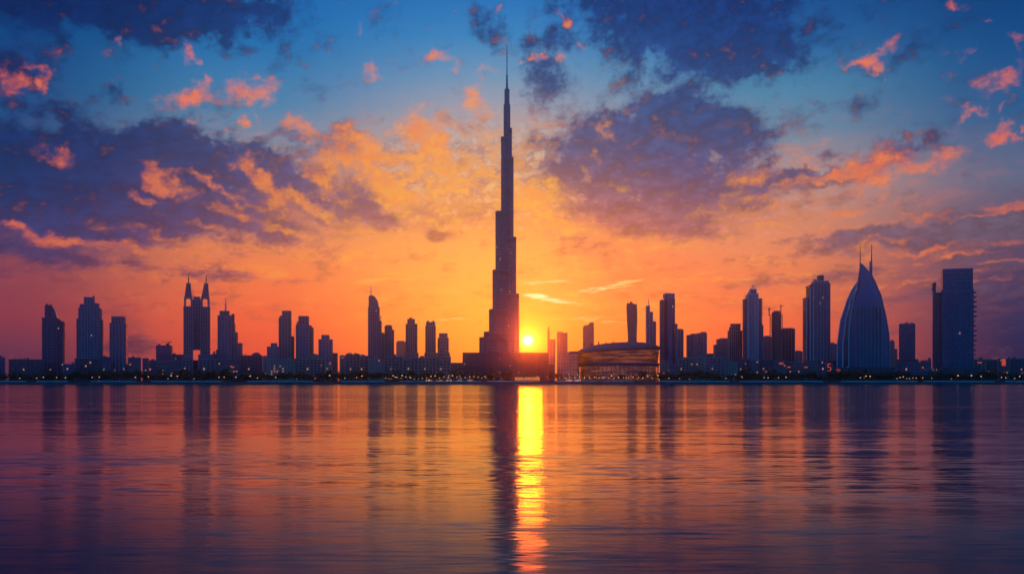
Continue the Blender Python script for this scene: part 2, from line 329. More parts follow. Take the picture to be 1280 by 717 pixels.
# ------------------------------------------------------------------ shapes
GROUND = 5.0
class MB:
    """Collects shapes for ONE mesh object."""
    def __init__(self): self.bm = bmesh.new(); self.mats = []
    def mi(self, mat):
        if mat not in self.mats: self.mats.append(mat)
        return self.mats.index(mat)
    def face(self, vs, mi):
        try:
            f = self.bm.faces.new(vs); f.material_index = mi; return f
        except ValueError: return None
    def prism(self, poly, z0, z1, mat, top=True, bottom=False, poly_top=None, smooth=False):
        mi = self.mi(mat); n = len(poly); pt = poly_top or poly
        a = [self.bm.verts.new((x, y, z0)) for x, y in poly]
        b = [self.bm.verts.new((x, y, z1)) for x, y in pt]
        for i in range(n):
            f = self.face((a[i], a[(i + 1) % n], b[(i + 1) % n], b[i]), mi)
            if smooth and f: f.smooth = True
        if top: self.face(b, mi)
        if bottom: self.face(a[::-1], mi)
    def box(self, x0, x1, y0, y1, z0, z1, mat):
        self.prism([(x0, y0), (x1, y0), (x1, y1), (x0, y1)], z0, z1, mat, True, True)
    def loft(self, rings, mat, cap0=True, cap1=True, smooth=False, closed=True):
        mi = self.mi(mat)
        vr = [[self.bm.verts.new(p) for p in r] for r in rings]
        for a, b in zip(vr, vr[1:]):
            n = len(a)
            for i in range(n if closed else n - 1):
                f = self.face((a[i], a[(i + 1) % n], b[(i + 1) % n], b[i]), mi)
                if smooth and f: f.smooth = True
        if cap0: self.face(vr[0][::-1], mi)
        if cap1: self.face(vr[-1], mi)
    def tube(self, p0, p1, r0, r1, mat, n=8):
        p0, p1 = Vector(p0), Vector(p1); d = (p1 - p0).normalized()
        u = d.orthogonal().normalized(); v = d.cross(u)
        ring = lambda p, r: [p + (u * math.cos(2 * math.pi * k / n) + v * math.sin(2 * math.pi * k / n)) * r for k in range(n)]
        self.loft([ring(p0, r0), ring(p1, r1)], mat, smooth=False)
    def path(self, pts, r, mat, n=6):
        for a, b in zip(pts, pts[1:]): self.tube(a, b, r, r, mat, n)
    def facade(self, poly, z0, z1, glass, trim, fh=5.5, ledge=0.5, lt=1.0, bay=6.0, pier=0.6, pw=1.2, corner=True, top=True, parapet=1.5):
        """A storeyed wall: glass core, a slab edge at every floor, piers up the bays."""
        self.prism(poly, z0, z1, glass, top=top)
        n = len(poly)
        nf = max(1, round((z1 - z0) / fh))
        if ledge > 0:
            off = offset_poly(poly, ledge)
            for k in range(1, nf):
                z = z0 + (z1 - z0) * k / nf
                self.prism(off, z - lt / 2, z + lt / 2, trim, True, True)
        if parapet:
            off = offset_poly(poly, max(ledge, pier) + 0.15)
            self.prism(off, z1 - parapet, z1 + 0.4, trim, True, True)
        if pier > 0:
            for i in range(n):
                a, b = Vector(poly[i]), Vector(poly[(i + 1) % n])
                e = b - a; L = e.length
                if L < 2.0: continue
                e /= L; nn = Vector((e.y, -e.x))
                m = max(1, round(L / bay))
                for k in range(m + 1) if L > bay * .7 else ():
                    if not corner and k in (0, m): continue
                    c = a + e * (L * k / m)
                    q = [c - e * pw / 2 - nn * .3, c - e * pw / 2 + nn * pier, c + e * pw / 2 + nn * pier, c + e * pw / 2 - nn * .3]
                    q = [(v.x, v.y) for v in (q[1], q[2], q[3], q[0])]
                    self.prism(q, z0 + .02, z1 - 0.25, trim, True, False)
    def build(self, name, parent=None, loc=None):
        bmesh.ops.recalc_face_normals(self.bm, faces=self.bm.faces)
        me = bpy.data.meshes.new(name); self.bm.to_mesh(me); self.bm.free()
        for m in self.mats: me.materials.append(M[m])
        o = bpy.data.objects.new(name, me); COL.objects.link(o)
        if parent: o.parent = parent
        if loc: o.location = loc
        return o

def offset_poly(poly, d):
    n = len(poly); out = []
    for i in range(n):
        p, a, b = Vector(poly[i]), Vector(poly[i - 1]), Vector(poly[(i + 1) % n])
        e1, e2 = (p - a).normalized(), (b - p).normalized()
        n1, n2 = Vector((e1.y, -e1.x)), Vector((e2.y, -e2.x))
        m = n1 + n2
        k = m.length_squared
        v = p + m * (2 * d / k if k > 1e-6 else 0)
        out.append((v.x, v.y))
    return out
def rect(x0, x1, y0, y1): return [(x0, y0), (x1, y0), (x1, y1), (x0, y1)]
def chamfer(x0, x1, y0, y1, c): return [(x0 + c, y0), (x1 - c, y0), (x1, y0 + c), (x1, y1 - c), (x1 - c, y1), (x0 + c, y1), (x0, y1 - c), (x0, y0 + c)]
def oval(cx, cy, rx, ry, n=20): return [(cx + rx * math.cos(2 * math.pi * k / n - math.pi / 2), cy + ry * math.sin(2 * math.pi * k / n - math.pi / 2)) for k in range(n)]
def bowed(x0, x1, y0, y1, b, n=7):
    """A rectangle whose front bows towards the water."""
    f = [(x0 + (x1 - x0) * k / n, y0 - b * math.sin(math.pi * k / n)) for k in range(n + 1)]
    return f + [(x1, y1), (x0, y1)]

def empty(name, loc, rz=0.0, label=None, cat=None, group=None):
    o = bpy.data.objects.new(name, None); COL.objects.link(o)
    o.location = loc; o.rotation_euler = (0, 0, rz); o.empty_display_size = 5
    return tag(o, label, cat, group)
def tag(o, label=None, cat=None, group=None, kind=None):
    for k, v in (('label', label), ('category', cat), ('group', group), ('kind', kind)):
        if v: o[k] = v
    return o

class Site:
    """A plot on the far shore: Y metres out, on the bearing of one column of the photograph; turns its front to the lake."""
    def __init__(self, name, pc, Y, label, cat, yaw=0.0, group=None, z=GROUND):
        self.pc, self.Y, self.z = pc, Y, z
        self.t = (pc - 640) / FPX; self.az = math.atan(self.t)
        self.k = Y / FPX * math.cos(self.az)
        self.root = empty(name, (Y * self.t, Y, z), -self.az + R(yaw), label, cat, group)
    def x(self, px): return (px - self.pc) * self.k
    def h(self, py): return (HORIZON - py) * self.Y / FPX + CAM_H - self.z
    def part(self, mb, name): return mb.build(name, self.root)

STYLE = dict(
    grid=dict(glass='glass', trim='concrete', fh=6.5, ledge=.35, lt=1.2, bay=7, pier=.6, pw=1.5),
    grid_sand=dict(glass='glass_dark', trim='sand', fh=6.5, ledge=.4, lt=1.6, bay=6.5, pier=.7, pw=2.0),
    glass=dict(glass='glass', trim='blue_metal', fh=7, ledge=.25, lt=.8, bay=6, pier=.2, pw=.5),
    dark=dict(glass='glass_dark', trim='concrete_dark', fh=6, ledge=.45, lt=1.2, bay=8, pier=.3, pw=.9),
    bands=dict(glass='glass_dark', trim='blue_metal', fh=6.5, ledge=1.6, lt=1.1, bay=9, pier=.5, pw=1.4),
    fins=dict(glass='glass_dark', trim='concrete', fh=8, ledge=.2, lt=.8, bay=6, pier=1.3, pw=1.6),
    fins_steel=dict(glass='glass', trim='steel', fh=8, ledge=.2, lt=.6, bay=7, pier=1.2, pw=1.0),
    plain=dict(glass='concrete_dark', trim='concrete', fh=9, ledge=.25, lt=1.2, bay=9, pier=.3, pw=1.4),
)
# ------------------------------------------------------------------ water, land, bank, air
SHORE = 1912.0
def build_water():
    m = bpy.data.materials.new('lake_water'); m.use_nodes = True
    t = m.node_tree; g = Graph(t); b = t.nodes['Principled BSDF']
    b.inputs['Base Color'].default_value = (0.001, 0.017, 0.042, 1)
    b.inputs['IOR'].default_value = 1.333
    p = Val(g, g.node('ShaderNodeNewGeometry').outputs['Position'])
    def slopes(sx, sy, detail, ax, ay, off, rough=.55):
        n = g.noise(g.vmath('ADD', g.vmath('MULTIPLY', p, (sx, sy, 1.0)), off), 1.0, detail, rough, color=True)
        return g.vmath('MULTIPLY', g.vmath('SUBTRACT', n, (.5, .5, .5)), (ax, ay, 0.0))
    s = slopes(0.5, 3.4, 4.0, 0.22, 0.13, (3, 1, 0), .62)          # wavelets
    s = g.vmath('ADD', s, slopes(0.06, 0.40, 4.0, 0.08, 0.075, (9, 4, 2), .62))  # ripples running across
    s = g.vmath('ADD', s, slopes(0.010, 0.030, 2.0, 0.004, 0.045, (1, 7, 5)))  # slow swell
    # patches of calmer and rougher water
    gust = g.ss(g.noise(g.vmath('MULTIPLY', p, (0.010, 0.035, 1.0)), 1.0, 3.0, .55), .32, .68, .55, 1.35)
    far = g.ss(g.sep(p)[1], 150.0, 700.0, 1.0, 1.9)             # the breeze freshens towards the far bank
    near = g.ss(g.sep(p)[1], 14.0, 80.0, 3.0, 1.35)               # choppier on our side
    s = g.vmath('MULTIPLY', s, g.xyz(gust * far, gust * far * near, 0.0))
    # capillary ripples too fine to see: rougher along the wind than across it
    b.inputs['Anisotropic'].default_value = 1.0
    g.put(b.inputs['Tangent'], g.xyz(0.0, 1.0, 0.0))
    g.put(b.inputs['Roughness'], g.ss(g.sep(p)[1], 13.0, 44.0, 0.23, 0.06))
    nrm = g.vmath('NORMALIZE', g.vmath('ADD', s, (0.0, 0.0, 1.0)))
    g.put(b.inputs['Normal'], nrm)
    M['water'] = m
    mb = MB(); mb.face([mb.bm.verts.new(v) for v in ((-3900, -900, 0), (3900, -900, 0), (3900, SHORE + 3, 0), (-3900, SHORE + 3, 0))], mb.mi('water'))
    tag(mb.build('lake_water'), 'still dark lake rippling in front of the skyline', 'water', kind='structure')

def build_land():
    mb = MB(); mi = mb.mi('soil')
    mb.face([mb.bm.verts.new(v) for v in ((-3900, SHORE + 40, GROUND), (3900, SHORE + 40, GROUND), (3900, 5100, GROUND), (-3900, 5100, GROUND))], mi)
    tag(mb.build('ground'), 'flat city ground behind the far bank', 'ground', kind='structure')
    # stone bank with an uneven toe
    mb = MB(); mi = mb.mi('stone'); rng = random.Random(3)
    rows = []
    for (y, z, j) in ((0, -1.2, .8), (4, 0.5, 1.0), (9, 1.6, .9), (15, 3.0, .7), (22, 4.2, .5), (26, 4.9, .12)):
        rows.append([mb.bm.verts.new((x, SHORE + y + rng.uniform(-j, j), z + rng.uniform(-j, j) * .35)) for x in range(-3900, 3901, 6)])
    for a, c in zip(rows, rows[1:]):
        for i in range(len(a) - 1): mb.face((a[i], a[i + 1], c[i + 1], c[i]), mi)
    tag(mb.build('stone_bank'), 'dark sloping stone bank along the far shore', 'bank', kind='structure')
    mb = MB(); mb.box(-3900, 3900, SHORE + 25.6, SHORE + 40, 3.5, 5.02, 'paving')
    tag(mb.build('promenade_path'), 'pale promenade along the top of the bank', 'path', kind='structure')
    # low parapet in long runs with gaps
    x = -1500
    while x < 1500:
        L = rng.uniform(60, 170)
        mb = MB(); mb.box(0, L, 0, .5, 0, 1.1, 'white')
        mb.box(-.1, L + .1, -.12, .62, 1.1, 1.35, 'white')
        o = mb.build('parapet_wall'); o.location = (x, SHORE + 28, 5.02)
        tag(o, 'low pale parapet wall along the promenade on the far bank', 'wall', 'parapet walls along the promenade')
        x += L + rng.uniform(5, 60)

def build_haze():
    mb = MB()
    M['haze'] = m = bpy.data.materials.new('evening_haze'); m.use_nodes = True
    t = m.node_tree; t.nodes.clear()
    v = t.nodes.new('ShaderNodeVolumePrincipled'); o = t.nodes.new('ShaderNodeOutputMaterial')
    v.inputs['Color'].default_value = (0.97, 0.90, 0.86, 1)
    v.inputs['Density'].default_value = HAZE_DENSITY
    v.inputs['Anisotropy'].default_value = 0.976
    t.links.new(v.outputs[0], o.inputs['Volume'])
    mb.box(-4000, 4000, -1000, 5200, -2.2, 880, 'haze')
    ob = mb.build('haze'); tag(ob, kind='stuff', label='thin warm evening haze filling the air over the lake', cat='haze')
HAZE_DENSITY = 0.8e-4
build_water(); build_land(); build_haze()
# ------------------------------------------------------------------ the tallest tower: three winged, stepping back as it climbs
def megatower():
    s = Site('megatall_tower', 633.7, 2464, 'tallest tower, a stepped needle with a long spire beside the low sun', 'skyscraper')
    X, H = s.x, s.h
    def capsule(ang, length, w):
        """Plan of one wing: from the core out along a bearing, with a round nose."""
        c, n = Vector((math.cos(ang), math.sin(ang))), Vector((-math.sin(ang), math.cos(ang)))
        pts = [c * 2 - n * w / 2]
        for k in range(7):
            a = -math.pi / 2 + math.pi * k / 6
            pts.append(c * (length - w / 2 + math.cos(a) * w / 2) + n * math.sin(a) * w / 2)
        pts.append(c * 2 + n * w / 2)
        return [(p.x, p.y) for p in pts]
    k = s.k
    A = R(205); B = R(335); Cc = R(90)
    wings = [
        (A, [(33.4, 422), (28, 415), (21.5, 387), (17.2, 338), (13.6, 265), (7.2, 172)], 15.0),
        (B, [(15.5, 440), (14.3, 367.5), (10.9, 297), (7.6, 197), (6.0, 161)], 14.4),
        (Cc, [(24, 402), (20, 352), (15, 300), (10, 230), (6, 185)], 14.2),
    ]
    for ang, tiers, w in wings:
        z = 0.0
        for j, (ext, top) in enumerate(tiers):
            L = ext * k / (abs(math.cos(ang)) if abs(math.cos(ang)) > .5 else 1)
            ww = min(w * k, max(7.0, L * 0.9)) * (1 - .055 * j)
            poly = capsule(ang, L, ww)
            if j == 0: poly = capsule(ang, L, ww)
            mb = MB(); z1 = H(top)
            mb.facade(poly, z, z1, 'glass', 'blue_metal', fh=7.5, ledge=.32, lt=1.0, bay=4.2, pier=.55, pw=.7, parapet=2.2)
            # dark plant floors under each setback
            mb.prism(offset_poly(poly, .45), z1 - 13, z1 - 6, 'dark_metal', True, True)
            s.part(mb, 'wing_tier')
            z = z1
    mb = MB()
    r1 = 3.9 * k
    mb.facade(oval(0, 0, r1, r1, 12), 0, H(131), 'glass', 'blue_metal', fh=7.5, ledge=.3, lt=1.0, bay=3.0, pier=.5, pw=.7)
    mb.facade(oval(0, 0, 2.9 * k, 2.9 * k, 12), H(131), H(112), 'glass', 'blue_metal', fh=6, ledge=.3, lt=.8, bay=2.5, pier=.4, pw=.6)
    s.part(mb, 'core')
    mb = MB()
    mb.tube((0, 0, H(112)), (0, 0, H(94)), 1.55 * k, 1.05 * k, 'blue_metal', 12)
    mb.tube((0, 0, H(94)), (0, 0, H(78)), .78 * k, .62 * k, 'steel', 10)
    mb.tube((0, 0, H(78)), (0, 0, H(56)), .6 * k, .3 * k, 'dark_metal', 8)
    for py in (108, 103, 98, 94, 88, 82):
        mb.tube((0, 0, H(py)), (0, 0, H(py) + 1.0), 1.6 * k * (py - 50) / 62, 1.6 * k * (py - 50) / 62, 'steel', 10)
    s.part(mb, 'spire')
    # broad podium at the foot, lower wing to the left, annexe to the right
    mb = MB(); mb.facade(bowed(X(580.5), X(683.5), -95, 60, 22), 0, H(442), 'glass_dark', 'concrete_dark', fh=5, ledge=.7, lt=1.0, bay=30, pier=.3, pw=.8); s.part(mb, 'podium')
    mb = MB(); mb.facade(rect(X(563), X(580), -80, 30), 0, H(454), 'glass_dark', 'concrete', fh=6, ledge=.8, lt=1.2, bay=10, pier=.3, pw=1.2); s.part(mb, 'podium_wing')
    mb = MB(); mb.facade(rect(X(684), X(691), -80, 20), 0, H(455), 'glass_dark', 'concrete', fh=6, ledge=.8, lt=1.2, bay=10, pier=.3, pw=1.2); s.part(mb, 'podium_wing')
    return s
megatower()

# ------------------------------------------------------------------ other towers, built up of blocks
def blocks(s, items, depth=None):
    """items: (part name, left px, right px, top px, style[, options]); a block stands on the ground unless 'base' says otherwise."""
    for it in items:
        name, l, r, top, st = it[:5]; o = dict(it[5]) if len(it) > 5 else {}
        x0, x1 = s.x(l), s.x(r)
        d = o.pop('d', None) or max(14.0, min(38.0, (x1 - x0) * .95)); y = o.pop('y', 0.0); base = o.pop('base', None); c = o.pop('c', 0); shape = o.pop('shape', 'rect')
        z0 = s.h(base) if base else 0.0
        if shape == 'rect': poly = rect(x0, x1, y, y + d)
        elif shape == 'cut': poly = chamfer(x0, x1, y, y + d, c or (x1 - x0) * .2)
        elif shape == 'oval': poly = oval((x0 + x1) / 2, y + d / 2, (x1 - x0) / 2, d / 2, 18)
        elif shape == 'bow': poly = bowed(x0, x1, y + 4, y + d, c or 4)
        mb = MB(); kw = dict(STYLE[st]); kw.update(o)
        mb.facade(poly, z0, s.h(top), **kw)
        s.part(mb, name)

def plant_room(s, l, r, top, base, y=8, d=10):
    mb = MB(); mb.box(s.x(l), s.x(r), y, y + d, s.h(base), s.h(top), 'concrete_dark')
    mb.box(s.x(l) - .3, s.x(r) + .3, y - .3, y + d + .3, s.h(top), s.h(top) + .6, 'concrete')
    s.part(mb, 'roof_plant')

def mast(s, px, tip, base, w=.5, y=12, name='spire', mat='steel'):
    mb = MB(); x = s.x(px); k = s.k; zb, zt = s.h(base), s.h(tip)
    zm = zb + (zt - zb) * .45
    mb.tube((x, y, zb), (x, y, zm), w * k, w * k * .8, mat, 8)
    mb.tube((x, y, zm), (x, y, zt), w * k * .7, w * k * .25, mat, 8)
    mb.tube((x, y, zm - .8), (x, y, zm + .8), w * k * 1.15, w * k * 1.15, mat, 8)
    s.part(mb, name)

def balconies(s, px, y, py0, py1, out, w, step=5.5, name='balcony_stack', side=1):
    """A stack of balcony slabs with rails sticking out of one side of a tower."""
    mb = MB(); x = s.x(px); z = s.h(py1)
    while z < s.h(py0):
        a, b = sorted((x - .4 * side, x + out * side))
        mb.box(a, b, y, y + w, z, z + .9, 'concrete')
        mb.box(a + .05, b - .05, y + .05, y + .2, z + .9, z + 2.1, 'glass_pale')
        z += step
    s.part(mb, name)

# --- left bank
s = Site('residential_tower', 66, 2180, 'dark tower with a curved sloping shoulder, farthest left of the tall towers', 'skyscraper', yaw=-7)
blocks(s, [('shaft', 53, 71.5, 397, 'bands', dict(d=34)), ('side_wing', 71.6, 78.6, 401, 'bands', dict(d=26, y=6)), ('upper_block', 55.8, 63.5, 381.5, 'dark', dict(base=397, d=24, y=4))])
mb = MB()
prof = [(63.6, 382.5), (66, 384), (68.4, 388), (70, 392.5), (71, 397)]
mb.loft([[(s.x(63.6), 5, s.h(397)), (s.x(71), 5, s.h(397))][:0] or [(s.x(px), yy, s.h(py)) for px, py in prof] + [(s.x(63.6), yy, s.h(397))] for yy in (5, 26)], 'glass'); s.part(mb, 'curved_crown')
plant_room(s, 56.5, 59, 379.7, 381); plant_room(s, 61.5, 63.2, 380, 381); balconies(s, 53, 6, 398, 458, 2.6, 18, side=-1); balconies(s, 78.6, 8, 402, 458, 2.6, 16)
plant_room(s, 72.5, 75, 399, 401, y=10, d=8)

s = Site('residential_tower', 111.5, 2180, 'broad dark tower with rounded shoulders and square top, second tower from the left', 'skyscraper', yaw=-6)
blocks(s, [('shaft', 98, 125, 384.5, 'grid', dict(shape='bow', c=7, d=38)), ('crown', 104.8, 116.6, 371, 'grid', dict(base=384.5, y=6, d=22)), ('side_wing', 95.8, 97.9, 398, 'bands', dict(y=8, d=22)), ('side_wing', 125.1, 127.2, 399, 'bands', dict(y=8, d=22)), ('shoulder', 99.5, 104.6, 380, 'grid', dict(base=384.5, y=6, d=20)), ('shoulder', 116.8, 122.5, 378.5, 'grid', dict(base=384.5, y=6, d=20))])
plant_room(s, 115.4, 117.4, 369.3, 371, y=9, d=8); balconies(s, 95.8, 10, 400, 458, 2.4, 16, side=-1); balconies(s, 127.2, 10, 400, 458, 2.4, 16)
blocks(s, [('podium', 95, 137, 448, 'dark', dict(y=-18, d=17))])

s = Site('residential_tower', 147, 2200, 'slab tower with a flat framed top, third tall tower from the left', 'skyscraper', yaw=-6)
blocks(s, [('shaft', 137, 157.5, 403.5, 'glass', dict(d=30)), ('crown', 139.6, 155, 396.3, 'fins', dict(base=403.5, y=3, d=22))])
mb = MB(); mb.box(s.x(139), s.x(155.6), 2, 26, s.h(396.3) + .45, s.h(396.3) + 2.4, 'concrete'); s.part(mb, 'roof_slab')
mb = MB()
for px in (139.5, 144, 148.5, 153): mb.box(s.x(px), s.x(px) + 2, -1.6, -.3, 0.1, s.h(404), 'concrete')
s.part(mb, 'facade_pier')

s = Site('office_block', 205, 2350, 'square mid rise block with roof cranes, left of the twin spired towers', 'office block', yaw=-5)
blocks(s, [('shaft', 195, 214.5, 431.5, 'glass', dict(d=34))])
plant_room(s, 197, 200, 429.8, 431.3); plant_room(s, 207, 210, 428.8, 431.3)

# twin towers joined by a lower middle
s = Site('twin_towers', 246, 2300, 'pair of joined towers with pierced peaked crowns and two thin spires', 'skyscraper')
def twin(l, r, pk, name):
    x0, x1 = s.x(l), s.x(r); d = 24
    kw = dict(STYLE['fins']); kw['bay'] = 5
    mb = MB(); mb.facade(rect(x0, x1, 0, d), 0, s.h(383), **kw); s.part(mb, name)
    # pierced storey: four corner piers and an arched opening, then the peaked roof
    mb = MB(); w = (x1 - x0) * .24
    for a, b in ((x0, x0 + w), (x1 - w, x1)):
        for y0, y1 in ((0, 6), (d - 6, d)): mb.box(a, b, y0, y1, s.h(383) + .4, s.h(371), 'concrete')
    n = 8; zc = s.h(374.5); rx = (x1 - x0) / 2 - w; xm = (x0 + x1) / 2
    for y0, y1 in ((.3, 5.6), (d - 5.6, d - .3)):
        for k in range(n):
            a0, a1 = math.pi * k / n, math.pi * (k + 1) / n
            q = [(xm - rx * math.cos(a0), zc + rx * .8 * math.sin(a0)), (xm - rx * math.cos(a1), zc + rx * .8 * math.sin(a1)), (xm - rx * math.cos(a1), s.h(371)), (xm - rx * math.cos(a0), s.h(371))]
            mb.loft([[(x, y, z) for x, z in q] for y in (y0, y1)], 'concrete')
    s.part(mb, 'pierced_crown')
    mb = MB(); xp = s.x(pk); hw = s.k * 2.7
    a = [(x0 + 1.2, 1), (x1 - 1.2, 1), (x1 - 1.2, d - 1), (x0 + 1.2, d - 1)]; b = [(xp - hw, d * .3), (xp + hw, d * .3), (xp + hw, d * .7), (xp - hw, d * .7)]
    mb.prism(a, s.h(371) + .03, s.h(354.5), 'concrete_dark', True, True, poly_top=b)
    mb.box(xp - hw - .4, xp + hw + .4, d * .3 - .4, d * .7 + .4, s.h(354.5), s.h(353.4), 'concrete'); s.part(mb, 'peaked_roof')
    mast(s, pk, 341, 353.4, .75, d / 2, mat='dark_metal')
twin(230, 240.8, 235.6, 'left_shaft'); twin(251, 262.2, 257.8, 'right_shaft')
blocks(s, [('middle_shaft', 241, 250.8, 374, 'fins', dict(y=4, d=16, base=437)), ('middle_crown', 242.5, 249.5, 370.5, 'fins', dict(y=6, d=12, base=374)), ('base_block', 241, 250.8, 450, 'dark', dict(y=3, d=18)), ('recessed_bay', 243.3, 247.4, 398, 'glass_dark' if False else 'dark', dict(y=2.2, d=2.4, base=437.3))])
mast(s, 241.3, 360, 371, .5, 8, name='antenna')
blocks(s, [('front_podium', 226, 241, 444, 'grid', dict(y=-22, d=20)), ('front_podium', 248, 268, 443, 'grid', dict(y=-22, d=20))])

s = Site('residential_tower', 287, 2300, 'tower stepping down to the right with thick roof mast, beside the twin spired towers', 'skyscraper', yaw=-4)
blocks(s, [('shaft', 272.3, 289, 394, 'grid', dict(d=30)), ('crown', 275, 285.5, 388.4, 'fins', dict(base=394, y=4, d=18)), ('step', 289.1, 292.8, 403.5, 'grid_sand', dict(y=3, d=24)), ('step', 292.9, 296, 415, 'grid_sand', dict(y=5, d=20)), ('step', 296.1, 302, 428.5, 'grid', dict(y=2, d=24))])
plant_room(s, 289, 292.6, 392, 403, y=9, d=9)
mast(s, 281.6, 372, 388.2, 1.1, 12)

s = Site('residential_block', 341, 2300, 'squat grey tower with small roof block, touching the left side of a slim tower', 'apartment tower', yaw=-5)
blocks(s, [('shaft', 334, 348.5, 433, 'grid', dict(d=24)), ('crown', 338.5, 345.5, 428.6, 'grid', dict(base=433, y=5, d=12))])

s = Site('residential_tower', 357, 2320, 'slim pale tower with a notched left shoulder, left of a matching stepped tower', 'skyscraper', yaw=-3)
blocks(s, [('shaft', 348.8, 363.2, 397, 'grid_sand', dict(d=28)), ('crown', 353, 363.2, 388.2, 'grid_sand', dict(base=397, y=2, d=22)), ('side_wing', 363.3, 367, 420, 'grid_sand', dict(y=5, d=16)), ('shoulder', 350, 352.8, 394.3, 'grid_sand', dict(base=397, y=5, d=14))])
mb = MB(); mb.tube((s.x(367.4), 8, 0), (s.x(367.4), 8, s.h(409)), .7, .4, 'steel'); s.part(mb, 'flue')

s = Site('residential_tower', 380.5, 2320, 'broad pale tower with square crown and stepped right side, beside a slim notched tower', 'skyscraper', yaw=-3)
blocks(s, [('shaft', 370, 386, 405.5, 'grid', dict(d=30)), ('crown', 373.6, 385, 394.8, 'fins', dict(base=405.5, y=3, d=22)), ('side_wing', 386.1, 391, 409, 'grid_sand', dict(y=4, d=22)), ('shoulder', 371.5, 373.4, 402, 'fins', dict(base=405.5, y=5, d=18))])
plant_room(s, 386.8, 389.4, 406.5, 408.7, y=9, d=8)

s = Site('residential_tower', 406.5, 2320, 'short tower with stepped cubic top, alone between taller towers left of centre', 'apartment tower', yaw=-3)
blocks(s, [('shaft', 398.4, 415, 424, 'grid', dict(d=28)), ('crown', 402, 411, 418.4, 'grid', dict(base=424, y=4, d=18)), ('side_wing', 416, 421.5, 441, 'dark', dict(y=4, d=20))])

# tower with a curved arched head and needle
s = Site('hotel_tower', 468, 2380, 'tall slender hotel tower with a curved arched head and a needle on its left edge', 'skyscraper', yaw=-2)
blocks(s, [('shaft', 460.6, 473.6, 384, 'fins', dict(d=28, bay=5)), ('side_wing', 473.7, 476.2, 401, 'fins', dict(y=6, d=16))])
mb = MB(); prof = [(460.8, 384), (460.8, 370), (463, 368.6), (466, 369), (469, 371), (471.5, 375), (473, 380), (473.4, 384)]
mb.loft([[(s.x(px), yy, s.h(py)) for px, py in prof] for yy in (1, 26)], 'glass_pale')
for py in (374, 378, 382):
    xr = {374: 471, 378: 472.4, 382: 473.2}[py]
    mb.box(s.x(460.5), s.x(xr) + .4, .4, 26.6, s.h(py) - .6, s.h(py) + .6, 'concrete')
s.part(mb, 'arched_head'); mast(s, 463.6, 354.5, 369.5, .55, 12)
mb = MB()
for k, py in enumerate((396, 398.5, 401)): mb.box(s.x(474.4), s.x(476.8 - .3 * k), 8, 16, s.h(py), s.h(py) + 2.2, 'concrete')
s.part(mb, 'sky_deck')

s = Site('residential_block', 478.4, 2450, 'narrow plain tower squeezed against the right side of the arched hotel tower', 'apartment tower')
blocks(s, [('shaft', 476.6, 480.2, 417, 'grid_sand', dict(d=18)), ('crown', 477.2, 479.8, 415.6, 'plain', dict(base=417, y=3, d=8))])
s = Site('residential_tower', 486.5, 2450, 'plain slender tower between the arched hotel tower and a pale distant block', 'apartment tower', yaw=-2)
blocks(s, [('shaft', 481.3, 489.4, 407.5, 'fins', dict(d=22)), ('side_wing', 489.5, 491.8, 412, 'fins', dict(y=4, d=14)), ('crown', 482.4, 488.8, 406, 'plain', dict(base=407.5, y=4, d=10))])
s = Site('office_block', 501, 3900, 'pale square block far off in haze, left of three similar dusky towers', 'office block')
blocks(s, [('shaft', 495.5, 507, 427, 'plain', dict(d=40)), ('crown', 497, 505, 425.6, 'plain', dict(base=427, y=6, d=20))])
for (pc, l, r, t, cl, cr, ct, lab) in (
        (514.3, 507.6, 520.8, 404.5, 509.6, 517.8, 398.4, 'dusky tower with chipped crown, tallest of three similar ones left of the tallest tower'),
        (538, 532.2, 543.8, 407, 533, 543.2, 402.2, 'dusky tower with twin roof knobs, middle of three left of the tallest tower'),
        (554, 547.6, 560, 422, 549.3, 558.6, 416.2, 'dusky shouldered tower, shortest of three similar ones left of the tallest tower')):
    s = Site('residential_tower', pc, 2480, lab, 'apartment tower', yaw=-2)
    blocks(s, [('shaft', l, r, t, 'fins', dict(shape='cut', d=26, bay=5)), ('crown', cl, cr, ct, 'fins', dict(base=t, y=4, d=16, bay=5)), ('podium', l - 1, r + 2, 441, 'grid_sand', dict(y=-14, d=13))])
    if cl == 533: plant_room(s, 533.4, 536, 400.6, 402, y=6, d=8); plant_room(s, 540, 542.6, 400.9, 402, y=6, d=8)
    elif cl < 533: plant_room(s, 511.5, 515, 396.9, 398.2, y=7, d=8)

# --- pale towers in the glare right of the tallest tower
s = Site('office_tower', 690.5, 3300, 'faint tower lost in the glare just right of the sun', 'skyscraper')
blocks(s, [('shaft', 684.5, 687, 412, 'plain', dict(d=26)), ('shaft', 687.2, 694, 424, 'plain', dict(d=30)), ('crown', 685, 686.6, 408, 'plain', dict(base=412, y=6, d=10))])
s = Site('office_tower', 702.6, 3500, 'pale flat topped tower in the haze, second to the right of the sun', 'skyscraper')
blocks(s, [('shaft', 696.2, 709.4, 415.6, 'plain', dict(d=34)), ('crown', 696.8, 703, 414.2, 'plain', dict(base=415.6, y=4, d=20))])
s = Site('office_tower', 735.5, 3500, 'pale tower with a slanting roof, standing in the haze behind the round arena', 'skyscraper')
blocks(s, [('shaft', 728.8, 742.2, 408.5, 'plain', dict(d=34))])
mb = MB(); prof = [(728.8, 408.3), (730.6, 406.4), (736, 405.6), (737, 403), (742.2, 402.4), (742.2, 408.3)]
mb.loft([[(s.x(px), yy, s.h(py)) for px, py in prof] for yy in (0, 34)], 'concrete_dark'); s.part(mb, 'slanting_roof')

